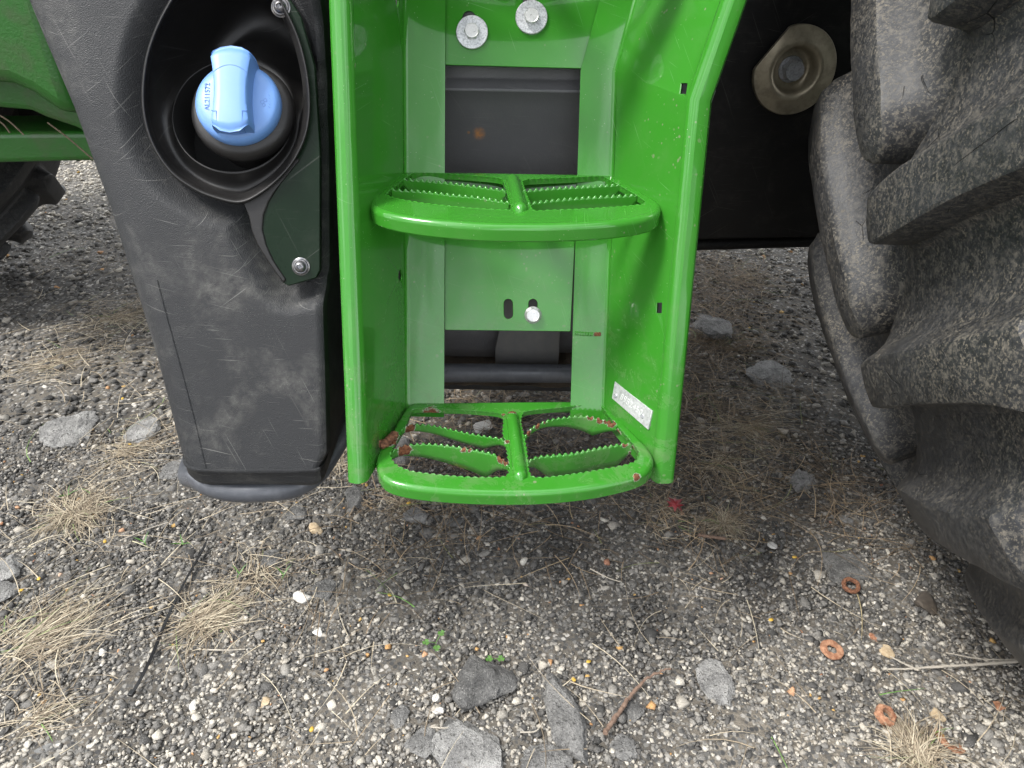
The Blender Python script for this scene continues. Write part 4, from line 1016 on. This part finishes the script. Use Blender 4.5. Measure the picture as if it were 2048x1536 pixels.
peb = [(631, 1061, 36, 26, -10, M['tan'], 'round tan pebble below the guard tube'), (1848, 1216, 56, 46, 20, M['brown'], 'smooth dark brown stone near the big tyre'), (606, 1192, 44, 22, -15, M['white'], 'pale flat stone in the straw patch'), (1774, 1308, 30, 26, 15, M['tan'], 'tan angular stone above the grey dry stalk'), (1876, 1430, 30, 30, 40, M['tan'], 'yellowish stone right of the rusty nut'),
       (205, 1305, 22, 14, 15, M['white'], 'small white pebble left of the cable tie'), (1545, 1088, 20, 16, 0, M['white'], 'white pebble below the dry grass tuft'), (873, 1398, 18, 22, 0, M['white'], 'cream pebble against the dark lump'), (636, 1262, 26, 18, 10, M['white'], 'bright white pebble right of the straw patch'), (384, 1410, 18, 28, 10, M['white'], 'pale oval pebble near the cable tie end'), (528, 1400, 22, 26, 0, M['tan'], 'pale tan pebble in open gravel'),
       (1478, 717, 15, 14, 0, M['white'], 'cream round pebble on the straw under the side panel'), (875, 1428, 34, 18, 5, M['white'], 'cream stone lying above the pale slab'), (90, 1500, 40, 22, 15, M['dullgrey'], 'flat grey-tan stone at the lower gravel edge'), (1692, 1045, 34, 22, -20, M['dullgrey'], 'grey angular stone below the sunken washer area'), (965, 850, 40, 30, -35, M['white'], 'pale stone seen behind the rusty step slats')]
for i, (u, v, wp, hp, an, mt, lb) in enumerate(peb):
    rock('pebble', u, v, wp, hp, an, mt, lb, 300 + i, .65, 'single larger pebbles', 'stone', 3, .05)

# dry grass
def mat_straw(name, stops):
    b = NB(name, .7); t = b.attr('tint'); c = b.ramp(t, stops); n = b.noise(150, 3); k = b.rng(n, .3, .7, .75, 1.25)
    mul = b.n.new('ShaderNodeVectorMath'); mul.operation = 'SCALE'; b.l.new(c, mul.inputs[0]); b.l.new(k, mul.inputs['Scale']); b.set('Base Color', mul.outputs[0]); return b.m
M['straw'] = mat_straw('dry_grass', [(0, (.10, .075, .05)), (.3, (.21, .165, .11)), (.6, (.33, .275, .195)), (.96, (.46, .405, .30)), (.98, (.20, .22, .09)), (1, (.10, .22, .04))])
M['straw_old'] = mat_straw('old_dry_grass', [(0, (.06, .043, .027)), (.5, (.16, .115, .07)), (.85, (.27, .20, .125)), (.96, (.36, .27, .165)), (1, (.09, .15, .035))])
def blades(name, roots, dirs, lens, widths, rise, mat, loc=(0, 0, 0), segs=5):
    V = []; F = []; T = []
    for p, d, L, wd, ri in zip(roots, dirs, lens, widths, rise):
        d = np.asarray(d, float); q = np.array([-d[1], d[0], 0]); cv = rng.normal(0, .65); tn = rng.uniform(); i0 = len(V); ph = rng.uniform(0, 6)
        for k in range(segs + 1):
            t = k / segs; c = np.asarray(p) + d * L * t + q * cv * L * t * t * .5 + np.array([0, 0, ri * math.sin(math.pi * min(t * .85, 1)) * L + .0015 * math.sin(ph + 4 * t)])
            wk = wd * (1 - .75 * t) * .5; hh = np.array([0, 0, wd * .35 * (1 - .6 * t)])
            V += [c - q * wk, c + hh, c + q * wk]; T += [tn] * 3
            if k:
                a = i0 + (k - 1) * 3; F += [(a, a + 1, a + 4, a + 3), (a + 1, a + 2, a + 5, a + 4)]
    me = bpy.data.meshes.new(name); me.from_pydata([tuple(x) for x in V], [], F); at = me.attributes.new('tint', 'FLOAT', 'POINT'); at.data.foreach_set('value', np.array(T, np.float32)); me.update()
    o = finish(name, me, mat, None, True, 180); o.location = loc; return o
def tuft(u, v, n, L, spread, label, aim=None, rise=.22, mat='straw', aimk=0., name='dry_grass_tuft', wd=.0014):
    c = gp_(u, v); ro = []; di = []; le = []; wi = []; rs = []
    for _ in range(int(n * 1.7)):
        r = abs(rng.normal(0, spread * 1.35)); a = rng.uniform(0, 2 * math.pi); ro.append(np.array([r * math.cos(a), r * math.sin(a), rng.uniform(.0, .008)]))
        b2 = a + rng.normal(0, 1.25)
        if aim is not None and rng.uniform() < aimk: b2 = aim + rng.normal(0, .35)
        di.append((math.cos(b2), math.sin(b2), rng.uniform(-.01, .12))); le.append(L * .72 * rng.uniform(.25, 1.2)); wi.append(wd * rng.uniform(.6, 1.5)); rs.append(rise * .6 * rng.uniform(.0, 1.4))
    o = blades(name, ro, di, le, wi, rs, M[mat], tuple(c)); return tag(o, label, 'dry grass', 'dry grass tufts', 'stuff' if spread >= .03 else None)
tuft(150, 1035, 330, .085, .030, 'large bleached grass tuft lying left of the tank foot', None, .20)
tuft(395, 1245, 210, .11, .022, 'bleached grass tuft crossed by the black cable tie', D(35), .10, aimk=.55)
tuft(60, 1290, 240, .13, .045, 'flattened grass mat at the left edge of the gravel', D(50), .06, aimk=.8)
tuft(1450, 1045, 190, .058, .010, 'spiky bleached grass tuft by the red leaf', None, .30)
tuft(1835, 1510, 230, .085, .014, 'upright dry grass tuft beside the rusty nut', D(90), .35, aimk=.35)
tuft(250, 905, 160, .09, .045, 'loose straw between the asphalt pieces and the tank', D(5), .08, aimk=.6)
tuft(510, 1150, 120, .07, .035, 'thin straw patch above the pale flat stone', None, .08)
tuft(70, 1440, 60, .08, .02, 'small reddish straw wisp at the lower left gravel', D(30), .06, aimk=.7)
tuft(240, 640, 140, .13, .05, 'tan straw patch farther back beside the tank', D(0), .06, 'straw', .6)
tuft(100, 730, 110, .12, .05, 'thin straw streak behind the large tuft', D(20), .06, 'straw', .7)
tuft(800, 1010, 90, .05, .018, 'short straw bunch under the corner of the rusty step', None, .2)
tuft(1330, 1010, 120, .06, .03, 'straw fringe under the right rail end', D(-20), .10, 'straw', .5)
tuft(1430, 700, 200, .14, .06, 'brown straw heap in shade under the side panel', D(10), .10, 'straw_old', .5)
tuft(1470, 560, 160, .15, .09, 'far brown straw just below the side panel', D(5), .08, 'straw_old', .5)
tuft(1480, 860, 200, .13, .06, 'brown straw bank leading to the big tyre', D(-15), .08, 'straw', .7)
tuft(1420, 930, 120, .10, .05, 'thin straw below the bank near the tyre', D(-15), .06, 'straw', .6)
tuft(680, 930, 90, .07, .03, 'straw between the guard tube and the left rail', None, .12)
def straw_litter():
    zones = [((-.35, .45), (.95, 1.75), 1500, 'straw_old'), ((.25, .75), (1.05, 2.4), 2300, 'straw_old'), ((-1.6, -.30), (.95, 2.3), 900, 'straw'), ((-1.1, 1.2), (.45, .95), 230, 'straw')]
    for (x0, x1), (y0, y1), n, mt in zones:
        ro = []; di = []; le = []; wi = []; rs = []
        cs = [(rng.uniform(x0, x1), rng.uniform(y0, y1)) for _ in range(14)]
        for _ in range(n):
            if rng.uniform() < .7: c = cs[rng.integers(14)]; x, y = rng.normal(c[0], .09), rng.normal(c[1], .09)
            else: x, y = rng.uniform(x0, x1), rng.uniform(y0, y1)
            a = rng.uniform(0, 6.28); ro.append((x, y, float(gh(x, y)) + rng.uniform(.003, .012))); di.append((math.cos(a), math.sin(a), rng.normal(0, .05))); le.append(rng.uniform(.03, .14)); wi.append(rng.uniform(.0009, .0024)); rs.append(rng.uniform(0, .10))
        o = blades('straw_litter', ro, di, le, wi, rs, M[mt]); tag(o, {'straw_old': 'brown dead stalks strewn in the shade under the tractor', 'straw': 'pale dry stalks strewn over the open gravel'}[mt], 'straw', kind='stuff')
straw_litter()

# rusty washers and nut
def ring_obj(name, u, v, ro, ri, t, label, cat, tilt=(0, 0), hexa=False, sink=0., round_=False):
    c = gp_(u, v, .010 - sink); V = []; seg = 48
    prof = [(ri, 0), (ri, t), (ro - t * .25, t), (ro, t * .75), (ro, 0)] if not round_ else [((ro + ri) / 2 + (ro - ri) / 2 * math.cos(a), t / 2 + t / 2 * math.sin(a)) for a in np.linspace(0, 2 * math.pi, 13)[:-1]] 
    for r, h in prof:
        for k in range(seg):
            a = 2 * math.pi * k / seg; rr = r
            if hexa and r > ri * 1.05: rr = r * math.cos(math.pi / 6) / math.cos(((a + math.pi / 6) % (math.pi / 3)) - math.pi / 6)
            V.append((rr * math.cos(a), rr * math.sin(a), h + .0007 * math.sin(5 * a + r * 900)))
    F = grid_faces(len(prof), seg, True)
    if round_: F += [((len(prof) - 1) * seg + k, (len(prof) - 1) * seg + (k + 1) % seg, (k + 1) % seg, k) for k in range(seg)]
    o = mesh_obj(name, V, F, M['rustpale'] if not round_ else M['rust'], None, True, 35); o.location = c; o.rotation_euler = (D(tilt[0]), D(tilt[1]), .4)
    return tag(o, label, cat)
b = NB('pale_rust', .9); b.set('Base Color', b.mix(b.rng(b.noise(120, 5, .7), .35, .65), (.17, .06, .028), (.40, .22, .13))); b.set('Normal', b.bump(b.noise(260, 5), .5, .002)); M['rustpale'] = b.m
ring_obj('washer', 1697, 1183, .0165, .0085, .008, 'thick rounded rusty washer closer to the big tyre', 'washer', (8, -6), round_=True)
ring_obj('washer', 1660, 1308, .0185, .0082, .0038, 'flat pale-rust washer lying in open gravel', 'washer', (4, 3))
ring_obj('washer', 1900, 1478, .0230, .0130, .004, 'rusty washer half buried beside the upright grass tuft', 'washer', (0, 24), sink=.012)
ring_obj('nut', 1765, 1438, .0165, .0082, .011, 'rusty hexagon nut among fine roots', 'nut', (14, 8), hexa=True)
rock('rusty_chip', 1997, 1412, 28, 22, 0, M['rustpale'], 'flat rusty iron chip near the right gravel edge', 401, .4, None, 'iron', 3, .04)
rock('rusty_chip', 1748, 1278, 22, 20, 0, M['rustpale'], 'small orange rusty lump between the two washers', 402, .7, None, 'iron', 3, .06)

# black cable tie
P = resample(np.array(catmull([gp_(u, v, .011) for u, v in ((418, 1086), (408, 1110), (385, 1150), (358, 1200), (330, 1260), (305, 1320), (280, 1370), (266, 1392))], 8)), 70)[0]
b = NB('black_nylon', .4); b.set('Base Color', (.008, .008, .009, 1)); M['nylon'] = b.m
V = []; T = np.gradient(P, axis=0); T /= np.linalg.norm(T, axis=1)[:, None]
for i in range(70):
    q = np.array([-T[i][1], T[i][0], 0.35 * math.sin(i * .09)]); q /= np.linalg.norm(q); wd = .0023 if i > 2 else .0010; up = np.array([0, 0, 1.])
    for a, h in ((-1, 0), (-1, .0013), (1, .0013), (1, 0)): V.append(P[i] + q * wd * a + up * h)
tie = empty('cable_tie', tuple(P[35])); tag(tie, 'long black plastic cable tie lying across the gravel', 'cable tie')
mesh_obj('strip', V, grid_faces(70, 4, True) + [(0, 1, 2, 3), (279, 278, 277, 276)], M['nylon'], tie, True, 40)
e = P[-1]; o = box('head', -.0042, .0042, -.0048, .0048, 0, .0058, M['nylon'], None, .0008, 2); o.location = tuple(e - np.array([0, 0, .002])); o.rotation_euler = (0, 0, math.atan2(T[-1][1], T[-1][0]) + math.pi / 2); loc = o.location.copy(); attach(o, tie)

# twigs and stalks
def twig(name, px, r0, r1, mat, label, lift=.012, wob=.002, cat='twig', branches=()):
    root = None
    def one(px_, ra, rb_):
        Pq = resample(np.array(catmull([gp_(u, v, lift) for u, v in px_], 8)), 50)[0]; Pq += rng.normal(0, wob * .25, Pq.shape) ; Pq[:, 2] = np.maximum(Pq[:, 2], .006)
        return tube_mesh(Pq, list(np.linspace(ra, rb_, 50) * (1 + .15 * rng.normal(size=50))), 8)
    if not branches:
        V, F = one(px, r0, r1); return tag(mesh_obj(name, V, F, mat, None, True, 60), label, cat)
    root = empty(name, tuple(gp_(*px[0]))); tag(root, label, cat)
    V, F = one(px, r0, r1); mesh_obj('stem', V, F, mat, root, True, 60)
    for bp in branches: V, F = one(bp, r0 * .6, r1 * .7); mesh_obj('branch', V, F, mat, root, True, 60)
    return root
b = NB('reddish_bark', .8); b.set('Base Color', b.mix(b.noise(90, 5, .7), (.05, .03, .022), (.26, .17, .12))); b.set('Normal', b.bump(b.noise(200, 5), .7, .002)); M['bark'] = b.m
b = NB('grey_stalk', .8); b.set('Base Color', b.mix(b.noise(110, 5, .7, vec=b.co((.2, 1, 1))), (.18, .155, .125), (.48, .44, .37))); M['stalk'] = b.m
twig('twig', [(1340, 1348), (1310, 1358), (1285, 1375), (1262, 1400), (1242, 1430), (1222, 1458), (1208, 1482)], .0015, .0040, M['bark'], 'reddish bark twig right of the elongated chunk', .012, .0032)
twig('stalk', [(2090, 1332), (2030, 1336), (1960, 1342), (1890, 1345), (1820, 1349), (1760, 1350)], .0034, .0012, M['stalk'], 'grey dry forked stalk below the big tyre', .014, .0008, 'stalk', [[(2060, 1331), (1990, 1334), (1940, 1330), (1885, 1319)], [(1830, 1352), (1800, 1338), (1775, 1325)]])
twig('stalk', [(1395, 1074), (1420, 1078), (1450, 1082)], .0035, .003, M['bark'], 'short reddish stick beneath the spiky tuft', .008, .0006, 'stalk')
for k, (px, lb) in enumerate((([(415, 1304), (455, 1305), (492, 1303)], 'pale straight stalk right of the cable tie'), ([(865, 1468), (895, 1470), (925, 1462)], 'pale bent stem above the pale slab'), ([(1040, 1480), (1070, 1478), (1085, 1460)], 'thin bent stem by the elongated chunk'), ([(245, 1095), (300, 1070), (340, 1056)], 'thin brown stalk right of the large tuft'), ([(1180, 1142), (1215, 1160), (1240, 1168)], 'thin pale stem in the mid gravel'), ([(165, 895), (185, 880), (205, 862)], 'brown stalk leaning on the longer asphalt slab'))):
    twig('stalk', px, .0013, .0008, M['stalk'], lb, .012, .0004, 'stalk')

# leaves
def leaf(name, u, v, pts, mat, label, size, ang, lift=.014, cat='leaf'):
    c = gp_(u, v, lift); n = len(pts); V = [(0, 0, .10 * size)] + [(x * size, y * size, (.16 * math.sin(i * 2.3) + .05) * size) for i, (x, y) in enumerate(pts)]
    F = [(0, 1 + i, 1 + (i + 1) % n) for i in range(n)]
    o = mesh_obj(name, V, F, mat, None, True, 60); o.location = c; o.rotation_euler = (D(8), D(-6), ang); md = o.modifiers.new('t', 'SOLIDIFY'); md.thickness = .0005
    return tag(o, label, cat)
b = NB('red_leaf', .5); b.set('Base Color', b.mix(b.noise(120, 4), (.15, .008, .012), (.28, .02, .025))); M['redleaf'] = b.m
b = NB('yellow_leaf', .55); b.set('Base Color', b.mix(b.noise(200, 4), (.42, .24, .03), (.52, .35, .05))); M['yleaf'] = b.m
b = NB('green_leaf', .5); b.set('Base Color', b.mix(b.noise(200, 4), (.05, .13, .025), (.09, .20, .04))); M['gleaf'] = b.m
maple = [(0, 1.1), (.18, .55), (.62, .75), (.45, .32), (1., .1), (.45, -.05), (.6, -.6), (.2, -.35), (0, -.9), (-.15, -.35), (-.6, -.55), (-.42, -.02), (-.95, .2), (-.42, .32), (-.5, .8), (-.15, .5)]
leaf('leaf', 1350, 1018, maple, M['redleaf'], 'curled dark red leaf in straw below the right rail', .021, .6, .02)
oval = [(math.cos(a) * 1.0, math.sin(a) * .7) for a in np.linspace(0, 6.28, 9)[:-1]]
yl_ = [(1587, 1120, 'bright yellow leaf bit below the spiky tuft'), (625, 1466, 'yellow leaf bit in the open lower gravel'), (780, 1196, 'yellow petal between straw patch and clover'), (1176, 1334, 'yellow flower bit above the round grey piece'), (1146, 1371, 'tiny yellow bit left of the twig'), (1540, 1246, 'yellow chip left of the two washers'), (250, 812, 'orange leaf bit beyond the longer asphalt slab'), (264, 900, 'yellow scrap in straw beside the tank'), (50, 1196, 'orange scrap near the left gravel edge'), (85, 1173, 'yellow chip right of the whitish chunk'), (818, 1016, 'yellow leaf bit under the rusty step corner'), (215, 1096, 'orange bit under the large tuft'), (1497, 664, 'orange bit in shade before the side panel')]
for i, (u, v, lb) in enumerate(yl_): leaf('leaf_scrap', u, v, oval, M['yleaf'], lb, .0046, i * 1.3, .011)
def sprout(u, v, n, L, label, clover=False):
    c = gp_(u, v, .008); root = empty('clover' if clover else 'grass_sprout', tuple(c)); tag(root, label, 'weed', 'tiny green weeds')
    for k in range(n):
        a = k * 2.4 + u; d = np.array([math.cos(a), math.sin(a), .6 if not clover else .25]); 
        if clover:
            st, _f = tube_mesh([c, c + d * L * .5 + np.array([0, 0, L * .2]), c + d * L + np.array([0, 0, L * .2])], .0006, 5); mesh_obj('stem', st, _f, M['gleaf'], root)
            e2 = c + d * L + np.array([0, 0, L * .2])
            for j in range(3):
                b2 = j * 2.09 + a; f2 = np.array([math.cos(b2), math.sin(b2), .15]) * .0058; q = np.array([-math.sin(b2), math.cos(b2), 0]) * .0036
                mesh_obj('leaflet', [e2, e2 + f2 * .5 + q, e2 + f2 * 1.05 + q * .7, e2 + f2 * .95, e2 + f2 * 1.05 - q * .7, e2 + f2 * .5 - q], [(0, 1, 2, 3), (0, 3, 4, 5)], M['gleaf'], root)
        else:
            q = np.array([-d[1], d[0], 0]) * .0013; mesh_obj('blade', [c - q, c + q, c + d * L * .55 + q * .8, c + d * L + np.array([0, 0, -.2 * L]), c + d * L * .55 - q * .8], [(0, 1, 2, 3, 4)], M['gleaf'], root)
sprout(872, 1292, 3, .016, 'small clover left above the dark asphalt lump', True); sprout(990, 1326, 2, .010, 'tiny clover at the top edge of the dark lump', True)
for u, v, lb in ((292, 1094, 'broad green sprout right of the large tuft'), (480, 1152, 'green sprout in the straw patch'), (568, 1154, 'green sprout right of the straw patch'), (368, 1096, 'thin green sprout above the cable tie'), (140, 1000, 'green blades inside the large tuft')):
    sprout(u, v, 3, .022, lb)
